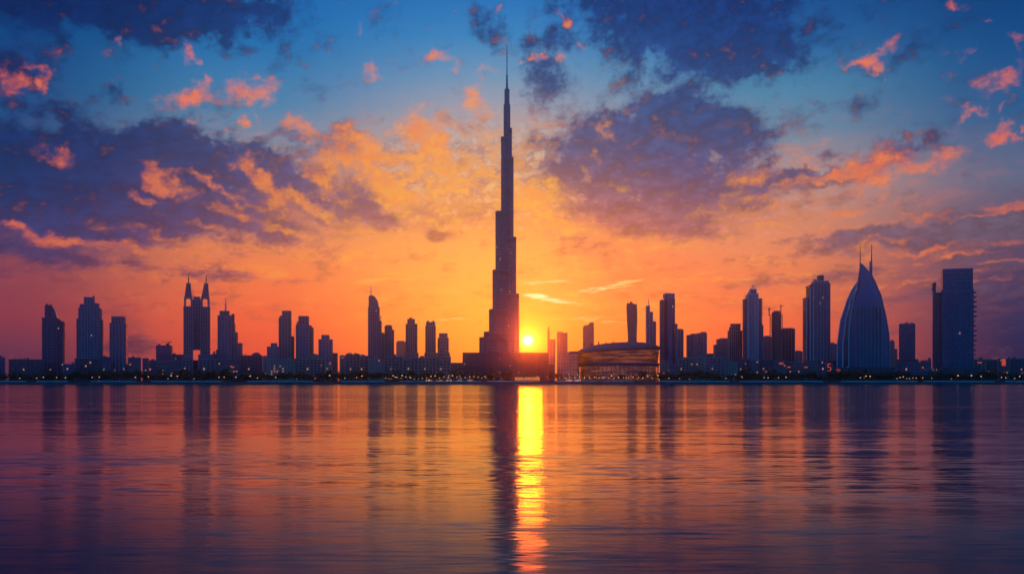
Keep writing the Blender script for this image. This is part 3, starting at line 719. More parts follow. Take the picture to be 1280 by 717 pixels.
# --- right bank
s = Site('twisting_tower', 790.5, 2400, 'waisted tower with a ragged unfinished top, behind the roof of the round arena', 'skyscraper', yaw=3)
mb = MB(); zt = s.h(380); n = 16
def waist(f): return (783.6 + 2.2 * math.sin(f * math.pi) * (f > .4) + .8 * f, 798 - 2.2 * math.sin(f * 2.4) * .7 - .4 * f) if False else (784.6 - .9 * f + 1.5 * math.sin(f * math.pi) ** 2, 797.8 - 2.2 * f + .7 * math.sin(f * 9))
for k in range(n):
    f0, f1 = k / n, (k + 1) / n
    l, r = waist(f0); l2, r2 = waist(f1)
    p0 = rect(s.x(l), s.x(r), 0, 28); p1 = rect(s.x(l2), s.x(r2), 0, 28)
    mb.prism(p0, zt * f0, zt * f1, 'concrete_dark', k == n - 1, False, poly_top=p1)
    for q in (0, 1, 2):
        z = zt * (f0 + (f1 - f0) * q / 3); mb.prism(offset_poly(rect(s.x(l + (l2 - l) * q / 3), s.x(r + (r2 - r) * q / 3), 0, 28), .6), z, z + 1.0, 'concrete', True, True)
s.part(mb, 'shaft')
mb = MB()
for l, r, t in ((783.9, 787.2, 378.6), (787.5, 790.4, 376.8), (790.8, 793, 379), (793.4, 796.4, 381.5)): mb.box(s.x(l), s.x(r), 3, 22, zt - 2, s.h(t), 'concrete_dark')
for px in (784.5, 788.5, 791, 795): mb.box(s.x(px), s.x(px) + .8, 2, 3, zt - 2, s.h(376), 'dark_metal')
s.part(mb, 'unfinished_crown')

s = Site('office_tower', 813.8, 2420, 'slim three stepped tower with a needle, behind the right end of the arena', 'skyscraper', yaw=3)
blocks(s, [('tall_step', 808.2, 812, 382, 'fins_steel', dict(d=22)), ('middle_step', 812.1, 815.8, 389.6, 'fins_steel', dict(d=24, y=1)), ('low_step', 815.9, 819.6, 401.5, 'fins_steel', dict(d=22, y=2))])
mast(s, 810.9, 371.5, 382, .55, 8)

s = Site('residential_tower', 828.2, 2250, 'thin strip of a tower standing close to the left of a much wider dark tower', 'skyscraper', yaw=6)
blocks(s, [('shaft', 826.2, 829.8, 375.5, 'bands', dict(d=22)), ('crown', 826.8, 829.2, 374.2, 'plain', dict(base=375.5, y=4, d=8))])
s = Site('residential_tower', 838.8, 2250, 'tall dark glass tower with a cap, immediately right of the arena', 'skyscraper', yaw=7)
blocks(s, [('shaft', 831, 844.2, 372.5, 'glass', dict(shape='cut', c=7, d=30)), ('crown', 831.6, 843, 366.4, 'fins_steel', dict(base=372.5, y=3, d=20)), ('side_wing', 844.3, 847, 404.5, 'grid', dict(y=5, d=20))])
plant_room(s, 829.8, 832.5, 367.5, 372, y=8, d=8); mast(s, 834, 364.6, 366, .3, 10, name='antenna'); mast(s, 837.5, 364.8, 366, .3, 10, name='antenna')
s = Site('residential_tower', 850.6, 2330, 'plainer flat topped tower half hidden by the dark tower beside the arena', 'apartment tower', yaw=6)
blocks(s, [('shaft', 847.1, 853.8, 412, 'fins', dict(d=24)), ('crown', 848, 853, 410.8, 'plain', dict(base=412, y=4, d=10))])
for (pc, l, r, t, lab) in ((865.5, 859.6, 871.4, 416.8, 'left one of a close pair of mid rise towers right of the arena'), (878.2, 872, 883.4, 414.6, 'slightly taller right one of a close pair of mid rise towers right of the arena')):
    s = Site('residential_block', pc, 2350, lab, 'apartment tower', yaw=6)
    blocks(s, [('shaft', l, r, t + 1.6, 'grid', dict(d=24)), ('crown', pc - 1.5, r - .8, t, 'plain', dict(base=t + 1.6, y=4, d=12)), ('facade_pier', pc - 1, pc + .4, t + 1.2, 'plain', dict(y=-1.4, d=2))])
s = Site('office_block', 903, 2500, 'broad pale block stepping up to the right, behind low white balconied flats', 'office block', yaw=6)
blocks(s, [('low_step', 893.4, 897.2, 430.5, 'plain', dict(d=30)), ('shaft', 897.3, 912.5, 423.6, 'plain', dict(d=34)), ('crown', 901, 912, 422.4, 'plain', dict(base=423.6, y=6, d=16))])
s = Site('residential_tower', 919.8, 2330, 'plain grey tower with a recessed square cap, standing left of the stepped finned tower', 'skyscraper', yaw=6)
blocks(s, [('shaft', 911.6, 927.4, 413, 'fins', dict(d=28, bay=5)), ('crown', 914.6, 925.2, 404.4, 'fins', dict(base=413, y=3, d=18, bay=5)), ('shoulder', 912.4, 914.4, 408.5, 'plain', dict(base=413, y=5, d=14))])

# stepped finned tower
s = Site('residential_tower', 942, 2240, 'tall tower bristling with balconies and stepped blades, crowned by bright uprights', 'skyscraper', yaw=8)
blocks(s, [('shaft', 934.4, 947.6, 367.5, 'fins_steel', dict(d=30, bay=4.5)), ('crown', 938.4, 945.6, 361, 'fins_steel', dict(base=367.5, y=4, d=18)), ('side_wing', 930.8, 934.2, 373.5, 'bands', dict(y=4, d=24)), ('side_wing', 947.8, 952.2, 373, 'bands', dict(y=4, d=24)), ('step', 952.3, 954.6, 406, 'grid', dict(y=6, d=20))])
for px, t in ((938.6, 359), (940.4, 356), (942.2, 355.6), (944, 357.5)): mb = MB(); mb.box(s.x(px), s.x(px) + 1.5, 5, 9, s.h(361), s.h(t), 'steel'); s.part(mb, 'crown_blade')
for px, t in ((935.2, 364.8), (947, 365.6)): mb = MB(); mb.box(s.x(px), s.x(px) + 1.8, 3, 10, s.h(368), s.h(t), 'white'); s.part(mb, 'crown_blade')
mb = MB()
for px in (934.8, 939.4, 943.6, 946.6): mb.box(s.x(px), s.x(px) + 1.3, -3.2, -.4, 0, s.h(369), 'steel')
s.part(mb, 'facade_blade')
balconies(s, 930.8, 5, 375, 455, 3, 18, side=-1); balconies(s, 952.2, 6, 374, 405, 3, 18)
for py in (374, 380, 386, 392, 398): mb = MB(); mb.box(s.x(934) - 2.6, s.x(934) + .4, -1, 3, s.h(py), s.h(py) + .9, 'concrete'); mb.box(s.x(934) - 2.5, s.x(934) + .3, -.9, -.75, s.h(py) + .9, s.h(py) + 2, 'glass_pale'); s.part(mb, 'balcony')

s = Site('office_block', 959.6, 2500, 'low plain tower in the gap between the bristling tower and the one with cranes', 'office block', yaw=6)
blocks(s, [('shaft', 955, 964.4, 420.5, 'plain', dict(d=28)), ('crown', 956.5, 963, 419.4, 'plain', dict(base=420.5, y=6, d=12))])
s = Site('unfinished_tower', 970.8, 2280, 'unfinished round tower with open floor edges and two cranes on it', 'skyscraper', yaw=6)
blocks(s, [('shaft', 965.4, 977.2, 390, 'plain', dict(shape='oval', d=26, fh=6)), ('crown', 967.4, 975.8, 388.2, 'plain', dict(base=390, shape='oval', y=4, d=16))])
mb = MB()
for l, r in ((962.6, 966.4), (976, 978.8)):
    for py in range(394, 422, 3): mb.box(s.x(l), s.x(r), 4, 20, s.h(py), s.h(py) + 1.4, 'concrete_dark')
    for px in (l + .2, r - .6): mb.box(s.x(px), s.x(px) + .8, 5, 6, 0, s.h(393), 'concrete_dark')
s.part(mb, 'open_floor_edge')
site_cranes = [(963.2, 383.5, 395), (977.9, 379.5, 392)]
s = Site('office_block', 985, 2340, 'plain flat roofed tower butting against the right side of the unfinished tower', 'office block', yaw=7)
blocks(s, [('shaft', 977.6, 993.2, 410.6, 'fins', dict(d=30, bay=8)), ('crown', 979, 992, 409.6, 'plain', dict(base=410.6, y=8, d=14))])
s = Site('office_block', 998, 2700, 'small pale block low in the gap left of the gold edged tower', 'office block', yaw=6)
blocks(s, [('shaft', 994, 1003, 439, 'plain', dict(d=30)), ('crown', 995.5, 1001, 437.8, 'plain', dict(base=439, y=6, d=12))])

# gold-edged tower
s = Site('residential_tower', 1023, 2160, 'big banded tower rising in steps, gold lit left edge, beside the sail shaped hotel', 'skyscraper', yaw=14)
blocks(s, [('shaft', 1017.4, 1038, 353.6, 'grid', dict(d=34, fh=5.5)), ('low_step', 1007.4, 1011.6, 371.8, 'bands', dict(y=6, d=22, fh=5.5)), ('middle_step', 1011.8, 1016.2, 356.6, 'bands', dict(y=3, d=26, fh=5.5)), ('crown', 1018.6, 1036.6, 350.6, 'fins_steel', dict(base=353.6, y=4, d=22)), ('crown', 1024.6, 1031, 343.6, 'plain', dict(base=350.6, y=8, d=12)), ('podium', 1006, 1044, 451, 'dark', dict(y=-16, d=15))])
mb = MB()
for px in (1008.4, 1012.6, 1016.4): mb.tube((s.x(px), 1 if px > 1012 else 4, 0), (s.x(px), 1 if px > 1012 else 4, s.h(373 if px < 1012 else 358)), 1.5, 1.5, 'steel', 10)
s.part(mb, 'edge_column'); balconies(s, 1007.4, 8, 374, 452, 2.6, 16, side=-1); balconies(s, 1038, 6, 354, 452, 2, 20, side=1)
plant_room(s, 1018.6, 1021.6, 348.8, 350.4, y=8, d=8); mast(s, 1029.5, 341.8, 343.4, .5, 14, name='antenna')
s = Site('office_block', 1042, 2600, 'grey sliver of a block showing between the gold edged tower and the sail shaped hotel', 'office block', yaw=6)
blocks(s, [('shaft', 1037, 1046, 429.5, 'plain', dict(d=26)), ('crown', 1038, 1043, 428, 'plain', dict(base=429.5, y=5, d=10))])

# sail-shaped hotel
def sail_hotel():
    s = Site('sail_hotel', 1079, 2080, 'blue sail shaped hotel with curved ribs and a pair of masts', 'hotel')
    X, H = s.x, s.h
    right = [(457, 1112), (440, 1112), (418, 1111), (395, 1107.2), (369, 1101), (352, 1093.8), (345, 1090.4), (338, 1085), (333, 1080.6), (328.6, 1076.6)]
    left = [(457, 1060.6), (440, 1060.2), (418, 1060.2), (395, 1062), (369, 1068), (352, 1072.6), (345, 1073.6), (338, 1074.6), (333, 1075.4), (328.6, 1076.2)]
    n = 12
    rings = []
    for (py, xr), (_, xl) in zip(right, left):
        a, b = X(xl), X(xr); z = H(py) if py < 457 else 0.0; w = b - a
        f = min(1.0, w / 60)
        ring = [(a + w * k / n, -15 * f * math.sin(math.pi * k / n) + 10, z) for k in range(n + 1)] + [(b, 30 * f + 11, z), (a, 30 * f + 11, z)]
        rings.append(ring)
    mb = MB(); mb.loft(rings, 'blue_metal', cap0=False, smooth=False)
    for r in rings: pass
    # edge ribs
    mb2 = MB()
    for pts in ([r[0] for r in rings], [r[n] for r in rings]): mb2.path([(p[0], p[1] - .5, p[2]) for p in pts], 1.3, 'concrete', 8)
    s.part(mb, 'sail'); s.part(mb2, 'edge_rib')
    # tall rounded pilasters over the lower two thirds, and the band they end in
    mb = MB(); top = H(383.5)
    for k in range(8):
        f = (k + .5) / 8; xx = X(1068.5) + (X(1104) - X(1068.5)) * f
        y = -15 * math.sin(math.pi * (xx - X(1060.6)) / (X(1112) - X(1060.6))) + 10
        mb.prism([(xx + 1.5 * math.cos(t), y + 1.5 + 4.4 * math.sin(t)) for t in [math.pi + math.pi * j / 6 for j in range(7)]], 0, top, 'concrete', True, False)
    s.part(mb, 'pilaster')
    # two outer shells behind the left edge
    for j, (prof, y0, dd, mat) in enumerate(((
            [(457, 1045.4), (428, 1046.2), (399.5, 1050), (373.5, 1058.6), (360, 1065), (350, 1072.4)], 20, 26, 'blue_metal'),
            ([(457, 1053), (428, 1053.4), (400, 1056.6), (374, 1063.4), (360, 1069), (349, 1074.2)], 8, 10, 'glass_dark'))):
        rr = []
        for py, px in prof:
            z = H(py) if py < 457 else 0
            xr = X(1076)
            a = X(px); 
            rr.append([(a, y0 + 5, z), (a + (xr - a) * .35, y0 - 1, z), (xr, y0 + 3, z), (xr, y0 + dd, z), (a + 1, y0 + dd, z)])
        mb = MB(); mb.loft(rr, mat, cap0=False); s.part(mb, 'outer_shell')
        mb = MB(); mb.path([(p[0][0], p[0][1] - .6, p[0][2]) for p in rr], 1.15, 'white', 8); s.part(mb, 'shell_rib')
    mb = MB(); k = s.k
    mb.path([(X(1062.4) - 2, 1, 0), (X(1062.2) - 2, 1, H(420)), (X(1064.2) - 2, 2, H(395)), (X(1068.8) - 2, 4, H(372)), (X(1073) - 1, 6, H(352))], .8, 'white', 6); s.part(mb, 'shell_rib')
    for px, tip, base, wl in ((1075.2, 304.5, 352, 1.2), (1089.6, 304.5, 345, 1.4)):
        mb = MB(); zb = H(base); zm = H(326)
        mb.tube((X(px), 14, zb), (X(px), 14, zm), wl * k * .75, wl * k * .6, 'blue_metal', 10)
        mb.tube((X(px), 14, zm), (X(px), 14, H(tip)), wl * k * .55, wl * k * .22, 'dark_metal', 8)
        if px > 1080: mb.box(X(1086.8), X(1088.6), 12, 16, H(342), H(326), 'blue_metal')
        s.part(mb, 'mast')
    mb = MB(); mb.facade(rect(X(1040), X(1118), -34, -14), 0, H(459), 'glass_dark', 'concrete_dark', fh=6, ledge=.9, bay=10, pier=.3); s.part(mb, 'podium')
sail_hotel()

s = Site('office_block', 1117, 2800, 'faint stepped grey tower in the dusk just right of the sail shaped hotel', 'office block', yaw=6)
blocks(s, [('shaft', 1113, 1118, 426.5, 'plain', dict(d=26)), ('side_wing', 1118.1, 1121.6, 436, 'plain', dict(d=22, y=2)), ('crown', 1114, 1117, 424.5, 'plain', dict(base=426.5, y=5, d=10))])
s = Site('office_tower', 1134, 2250, 'plain flat topped slab standing alone right of the sail shaped hotel', 'office tower', yaw=1.5)
blocks(s, [('shaft', 1124, 1144, 405.2, 'glass', dict(d=32)), ('crown', 1124.8, 1143.2, 404, 'plain', dict(base=405.2, y=4, d=22)), ('podium', 1121, 1147, 449, 'dark', dict(y=-14, d=13))])
plant_room(s, 1132, 1135, 402.6, 403.8, y=9, d=9); plant_room(s, 1139, 1141, 403, 403.8, y=9, d=6)

s = Site('lift_tower', 1169.4, 2140, 'very thin tower with knobbed head, close left of the wide dark blue slab', 'skyscraper', yaw=4)
blocks(s, [('shaft', 1166.4, 1169.6, 357, 'bands', dict(d=14, ledge=.5)), ('side_wing', 1169.8, 1175, 365.5, 'fins', dict(y=3, d=18, bay=4))])
mb = MB(); mb.box(s.x(1165), s.x(1170.2), -2, 14, s.h(357) + .4, s.h(354.4), 'dark_metal'); mb.box(s.x(1167), s.x(1169.8), 2, 10, s.h(354.4), s.h(352.8), 'dark_metal'); mb.box(s.x(1164.8), s.x(1166.2), 1, 9, s.h(362), s.h(359), 'dark_metal'); s.part(mb, 'head')
s = Site('residential_tower', 1197, 2100, 'wide dark blue slab with clean flat top and ragged right edge, farthest right tower', 'skyscraper', yaw=5)
blocks(s, [('shaft', 1177.4, 1217, 362, 'glass', dict(d=44, ledge=.9, fh=5.6)), ('crown', 1178.2, 1216.2, 335.6, 'glass', dict(base=362, y=1, d=42, fh=9, ledge=.15, bay=12)), ('facade_bay', 1192, 1208, 364, 'glass', dict(y=-2.2, d=3, fh=5.6)), ('podium', 1172, 1222, 459, 'dark', dict(y=-20, d=18))])
rng = random.Random(5)
for py in range(366, 452, 6):
    o = rng.uniform(2.5, 6); mb = MB()
    mb.box(s.x(1217) + .5, s.x(1217) + o + 1, 4, 20, s.h(py), s.h(py) + 2.6, 'concrete_dark'); s.part(mb, 'balcony')
balconies(s, 1177.4, 6, 366, 452, 2.2, 22, side=-1, step=8)

# ------------------------------------------------------------------ cranes on roofs
def crane(px, tip, base, Y, label, jib=14, rz=20, scale=1.0):
    t = (px - 640) / FPX; zb = (HORIZON - base) * Y / FPX + CAM_H; zt = (HORIZON - tip) * Y / FPX + CAM_H
    r = empty('tower_crane', (Y * t, Y + 12, zb), R(rz), label, 'crane')
    hgt = zt - zb
    mb = MB(); w = .8
    for sx in (-w, w):
        for sy in (-w, w): mb.tube((sx, sy, 0), (sx, sy, hgt * .8), .28, .28, 'dark_metal', 5)
    k = 0; z = 0
    while z < hgt * .78:
        a = [(-w, -w), (w, -w), (w, w), (-w, w)]
        for i in range(4): mb.tube((*a[i], z), (*a[(i + 1) % 4], z + 2.2), .16, .16, 'dark_metal', 4)
        z += 2.2
    mb.build('mast', r)
    mb = MB()
    for dy in (-.6, .6): mb.tube((-jib * .35, dy, hgt * .8), (jib, dy, hgt * .8), .25, .2, 'dark_metal', 5)
    mb.tube((0, 0, hgt * .8 + 2), (jib * .95, 0, hgt * .8 + .6), .22, .18, 'dark_metal', 5)
    for k in range(6):
        x = jib * (.05 + .15 * k); mb.tube((x, -.6, hgt * .8), (x + jib * .07, 0, hgt * .8 + 1.6 - k * .2), .12, .12, 'dark_metal', 4)
    mb.build('jib', r)
    mb = MB(); mb.tube((0, 0, hgt * .8), (0, 0, hgt), .5, .15, 'dark_metal', 6); mb.tube((0, 0, hgt * .98), (jib * .7, 0, hgt * .83), .1, .1, 'dark_metal', 4); mb.tube((0, 0, hgt * .98), (-jib * .3, 0, hgt * .83), .1, .1, 'dark_metal', 4); mb.build('tower_peak', r)
    mb = MB(); mb.box(-jib * .36, -jib * .22, -1, 1, hgt * .8 - 2.4, hgt * .8 - .1, 'concrete_dark'); mb.build('counterweight', r)
    mb = MB(); mb.box(.5, 2.2, -.9, .9, hgt * .8 - 2.3, hgt * .8 - .2, 'white'); mb.build('cab', r)
crane(963.2, 383.2, 394, 2276, 'thin crane on the left edge of the unfinished tower', 7, 40)
crane(977.9, 379, 393, 2276, 'thin crane on the right edge of the unfinished tower', 8, -25)
crane(209, 425.5, 431.4, 2350, 'small crane lying along the roof of the square block left of the twin spired towers', 17, 182)
# ------------------------------------------------------------------ the round arena on the water
def arena():
    M['arena_glass'] = m = glass_material('arena_glass', (0.05, 0.05, 0.07), cell=(2.6, 2.6, 4.0))
    g = Graph(m.node_tree); b = m.node_tree.nodes['Principled BSDF']
    p = Val(g, g.node('ShaderNodeTexCoord').outputs['Object'])
    x, y, z = g.sep(p)
    n = g.noise(g.vmath('MULTIPLY', p, (0.02, 0.02, 0.22)), 1.0, 3.0, .6)
    b.inputs['Emission Color'].default_value = (1.0, 0.22, 0.04, 1)
    g.put(b.inputs['Emission Strength'], g.ss(n, .36, .66, .03, .28))
    s = Site('arena', 772.5, 2010, 'round arena with tilted lens roof, orange lit glass drum and colonnade by the water', 'arena')
    X, H = s.x, s.h; rx, ry, cy = 52.5 * s.k, 58.0, 60.0; N = 64
    def ring(f, z, tilt=0.0): return [(rx * f * math.cos(a), cy + ry * f * math.sin(a), z + tilt * math.cos(a)) for a in [2 * math.pi * k / N - math.pi / 2 for k in range(N)]]
    mb = MB(); mb.loft([ring(.93, 0), ring(.93, H(457.2))], 'arena_glass', False, False); s.part(mb, 'lower_glass_wall')
    mb = MB(); mb.loft([ring(.94, H(457.2)), ring(1.0, H(456.8)), ring(1.025, H(454)), ring(.97, H(452.6))], 'blue_metal'); s.part(mb, 'canopy_ring')
    mb = MB(); mb.loft([ring(.96, H(452.5)), ring(.985, H(445)), ring(.995, H(435.5), 3)], 'arena_glass', False, True); s.part(mb, 'upper_glass_drum')
    mb = MB()
    for k in range(96):
        a = 2 * math.pi * k / 96; c, sn = math.cos(a), math.sin(a)
        mb.tube((rx * .968 * c, cy + ry * .968 * sn, H(452.4)), (rx * 1.004 * c, cy + ry * 1.004 * sn, H(437) + 3 * c), .28, .28, 'dark_metal', 4)
    for py, f in ((448.5, .985), (444.5, .995), (440.5, 1.0)): mb.loft([ring(f + .004, H(py) - .4, 1), ring(f + .004, H(py) + .4, 1)], 'dark_metal', False, False)
    s.part(mb, 'mullion_ring')
    mb = MB()
    prof = [(1.0, H(438.2), 4), (1.05, H(437.2), 5), (1.06, H(436.2), 5.2), (.99, H(434.2), 5), (.86, H(431.2), 4), (.66, H(428.6), 3), (.4, H(426.9), 2), (.12, H(426.3), .6)]
    mb.loft([ring(f, z, t) for f, z, t in prof], 'concrete_dark', smooth=False)
    mb.loft([ring(.93, H(432.9) + .5, 4.5), ring(.90, H(432.3) + .6, 4.4)], 'steel', False, True)
    s.part(mb, 'lens_roof')
    mb = MB()
    for k in range(9): mb.box(rx * (.18 * k - .85), rx * (.18 * k - .85) + 2.6, cy - 3, cy + 3, H(431), H(427) + (1.6 if k % 2 else 3.0) * (.4 + .6 * math.sin(math.pi * k / 8)), 'dark_metal')
    s.part(mb, 'roof_plant')
    mb = MB(); mb.tube((0, 0, 0), (0, 0, H(457.2)), .8, .7, 'concrete', 8); mb.tube((0, 0, H(457.2) - 2.2), (0, 0, H(457.2)), .8, 1.5, 'concrete', 8)
    c0 = None
    for k in range(28):
        a = math.pi + math.pi * (k + .5) / 28; loc = (rx * .985 * math.cos(a), cy + ry * .985 * math.sin(a), 0)
        if c0 is None: c0 = mb.build('column', s.root); o = c0
        else: o = c0.copy(); COL.objects.link(o); o.parent = s.root
        o.location = loc
    mb = MB(); mb.loft([ring(1.01, H(466)), ring(1.02, H(465.2)), ring(.94, H(465))], 'concrete', False, False); s.part(mb, 'terrace_slab')
    mb = MB(); mb.facade(bowed(X(697), X(722), 4, 60, 8), 0, H(443), 'arena_glass', 'concrete', fh=7, ledge=1.1, lt=1.3, bay=8, pier=.5); s.part(mb, 'side_wing')
    mb = MB(); mb.facade(rect(X(709), X(724), 12, 50), H(443) + .45, H(439.5), 'glass_dark', 'concrete', fh=7, ledge=.8, bay=8, pier=.3)
    mb.prism(offset_poly(rect(X(712.5), X(723), 10, 52), 2), H(439.5) + .5, H(438.4), 'dark_metal', True, True); s.part(mb, 'side_wing_roof')
arena()

# ------------------------------------------------------------------ low blocks along the far bank
_win = {}
def window_child(root, x, y, z, lit=False, w=2.4, h=2.8):
    key = ('lit_window' if lit else 'window', w, h)
    if key not in _win:
        mb = MB()
        for a, b, c, d in ((-w / 2 - .25, -w / 2, 0, h), (w / 2, w / 2 + .25, 0, h), (-w / 2 - .25, w / 2 + .25, h, h + .3), (-w / 2 - .35, w / 2 + .35, -.35, 0)): mb.box(a, b, -.35, .1, c, d, 'concrete')
        mb.box(-w / 2, w / 2, -.12, .08, .01, h - .01, random.choice(['lit', 'lit_soft']) if lit else 'pane')
        if not lit: mb.box(-.07, .07, -.2, -.12, 0, h, 'dark_metal')
        o = mb.build(key[0]); _win[key] = o
    else: o = _win[key].copy(); COL.objects.link(o)
    o.parent = root; o.location = (x, y, z); return o

def low_block(l, r, top, Y, kind, label, yaw=0, roof=(), lit=.10, name='apartment_block', cat='apartment block', dome=None, trim='sand'):
    pc = (l + r) / 2; s = Site(name, pc, Y, label, cat, yaw)
    rng = random.Random(int(l * 7 + r)); x0, x1 = s.x(l), s.x(r); H = s.h(top); d = 20
    if kind == 'loggia':
        kw = dict(glass='glass_dark', trim=trim, fh=6, ledge=1.3, lt=1.1, bay=7.5, pier=1.5, pw=1.2)
        mb = MB(); mb.facade(rect(x0, x1, 0, d), 0, H, **kw); s.part(mb, 'wall')
    elif kind == 'slab':
        mb = MB(); mb.facade(rect(x0, x1, 0, d), 0, H, glass='glass_dark', trim='blue_metal', fh=5.5, ledge=.5, lt=1.4, bay=12, pier=.3); s.part(mb, 'wall')
    else:
        mb = MB(); mb.box(x0, x1, 0, d, 0, H, trim)
        mb.box(x0 - .5, x1 + .5, -.5, d + .5, H + .01, H + 1.1, 'concrete')
        for k in range(1, max(2, int(H / 9))): mb.box(x0 - .2, x1 + .2, -.25, -.01, k * 9 + 4.2, k * 9 + 4.7, 'concrete')
        s.part(mb, 'wall')
    if kind in ('punched', 'loggia'):
        # rows of windows, skipping what the trees hide
        stepx = 5.6 if kind == 'punched' else 7.5
        nx = max(1, int((x1 - x0 - 2) / stepx)); nz = max(1, int((H - 9) / 5.2)); cells = [(i, j) for i in range(nx) for j in range(nz)]
        if kind == 'loggia': cells = [c for c in cells if rng.random() < .35]
        if len(cells) > 92: cells = rng.sample(cells, 92)
        for i, j in cells:
            x = (x0 + x1) / 2 + (i - (nx - 1) / 2) * stepx
            window_child(s.root, x, -.06 if kind == 'punched' else -.3, H - 4.6 - j * 5.2, rng.random() < lit * (1.6 if j > nz * .5 else .6))
    for (a, b, t) in roof:
        mb = MB(); y = rng.uniform(2, 6); mb.box(s.x(a), s.x(b), y, y + 10, H + (.42 if kind != 'punched' else 1.12), s.h(t), trim if kind == 'punched' else 'concrete_dark')
        mb.box(s.x(a) - .35, s.x(b) + .35, y - .35, y + 10.35, s.h(t), s.h(t) + .6, 'concrete'); s.part(mb, 'roof_block')
    if dome:
        cx, rad = s.x(dome[0]), dome[1] * s.k; mb = MB(); z0 = H + .5
        mb.loft([[(cx + rad * math.cos(e) * math.cos(2 * math.pi * k / 14), 9 + rad * math.cos(e) * math.sin(2 * math.pi * k / 14), z0 + rad * .7 * math.sin(e)) for k in range(14)] for e in (0, .4, .8, 1.2, 1.5)], 'concrete_dark'); s.part(mb, 'dome')
    # rooftop bits: tanks, dishes, rails
    mb = MB(); n = 0
    for q in range(3 + int((x1 - x0) / 14)):
        x = rng.uniform(x0 + 1.5, x1 - 3); w = rng.uniform(1, 2.6)
        if rng.random() < .7: mb.box(x, x + w, 3, 5, H + 1.1, H + 1.1 + rng.uniform(1, 2.4), 'concrete_dark')
        else: mb.tube((x, 4, H + .5), (x, 4, H + rng.uniform(3, 6)), .15, .1, 'dark_metal', 5)
    s.part(mb, 'roof_equipment')
    return s

L = low_block
# far left
L(-14, 6, 446.5, 2060, 'slab', 'dark low block cut off by the left edge of the view', roof=[(0, 2.6, 444.6)])
L(12, 54, 449, 2080, 'loggia', 'long low dark balconied block left of the leftmost tall tower', roof=[(33, 36, 447.3), (24, 26, 448)], trim='concrete_dark')
L(80, 95, 455, 2040, 'slab', 'very low dark block in the gap between the two leftmost tall towers', roof=[(90, 93, 452.5)])
L(128, 138, 446, 2120, 'slab', 'small dark block wedged between the second and third towers from the left', roof=[(129, 132, 444.8)])
L(154, 161, 455.5, 2040, 'slab', 'tiny low block at the right foot of the third tower from the left', roof=[(157, 159, 454)])
L(160, 176.5, 447, 2040, 'punched', 'cube shaped dark block with a roof hut, right of the third tower from the left', roof=[(165, 168, 445)], lit=.16, trim='concrete_dark')
L(178, 186, 448, 2050, 'punched', 'narrow dark block second to the left of the square block with a roof crane', lit=.1, trim='concrete_dark')
L(186.5, 195, 450, 2060, 'slab', 'low narrow block touching the left side of the square block with a roof crane', roof=[(189, 192, 448.6)])
L(196, 226, 451.5, 2000, 'punched', 'long low lit block in front of the square block with a roof crane', lit=.22, roof=[(214, 219, 449.6)], trim='concrete_dark')
L(215, 229, 443, 2120, 'loggia', 'balconied block at the left foot of the twin spired towers', roof=[(216, 219, 441.3)], trim='concrete_dark')
L(228, 240.4, 446, 2010, 'loggia', 'low gridded block in front of the left one of the twin towers', trim='concrete')
L(248.5, 268, 448.5, 2010, 'loggia', 'wide gridded block in front of the right one of the twin towers', roof=[(256, 259, 446.7), (250, 252, 447.2)], trim='concrete')
L(265, 284, 442.5, 2110, 'punched', 'block with two roof huts at the left foot of the stepped tower with a mast', roof=[(266.5, 269, 439), (270, 273, 437)], trim='concrete_dark')
L(270, 300, 449, 2000, 'punched', 'long lit block in front of the stepped tower with a mast', lit=.16, roof=[(283, 288, 447)], trim='concrete_dark')
L(301, 327, 444, 2060, 'loggia', 'wide balconied block with a low domed hump, right of the stepped tower with a mast', dome=(320.5, 5.5), trim='concrete_dark')
L(328, 336, 446, 2060, 'punched', 'small sunset tinted block left of the squat grey tower', roof=[(329, 332, 444.5)])
L(336, 368, 449, 2010, 'punched', 'long block with lit windows in front of the squat grey tower', lit=.2, roof=[(343, 347, 447), (358, 363, 447.4)])
L(369, 406, 448, 2020, 'loggia', 'long pale balconied block in front of the broad pale tower with a square crown', roof=[(383, 389, 445.6), (372, 375, 446.6), (398, 402, 445.8)])
L(386, 399, 443.5, 2130, 'punched', 'block filling the gap between the broad pale tower and the short stepped one', roof=[(391, 396, 442.2)])
L(406, 415.5, 452, 2000, 'punched', 'low block in front of the short stepped tower', lit=.18)
L(424.5, 432, 445, 2070, 'punched', 'narrow dusky block leftmost in the run of flats left of the arched hotel tower', roof=[(426, 429, 443.8)])
L(432.4, 449.8, 442.6, 2060, 'loggia', 'balconied block with two roof huts, middle of the flats left of the arched hotel tower', roof=[(434, 440, 441.2), (443, 448, 441.6)])
L(450, 460, 444.5, 2055, 'loggia', 'shallower balconied block touching the left foot of the arched hotel tower', roof=[(452, 456, 443.2)])
L(461, 480, 448.5, 2020, 'punched', 'low block across the foot of the arched hotel tower', lit=.1, roof=[(467, 471, 446.4), (473, 476, 447)])
L(480.5, 503.5, 445.4, 2020, 'loggia', 'square windowed balconied block with a wide roof hut, first right of the arched hotel tower', roof=[(484, 495, 442.8)])
L(504, 523, 447, 2020, 'loggia', 'balconied block at the foot of the tower with a chipped crown', roof=[(507, 513, 444.6)])
L(523.5, 545, 446.6, 2025, 'loggia', 'long gridded block at the foot of the tower with twin roof knobs', roof=[(525, 530, 444.8), (536, 540, 445)])
L(545.4, 562.8, 445.4, 2020, 'loggia', 'gridded block with a thin roof post, next to the podium of the tallest tower', roof=[(547, 555, 443.4), (560.4, 561.8, 440.6)])
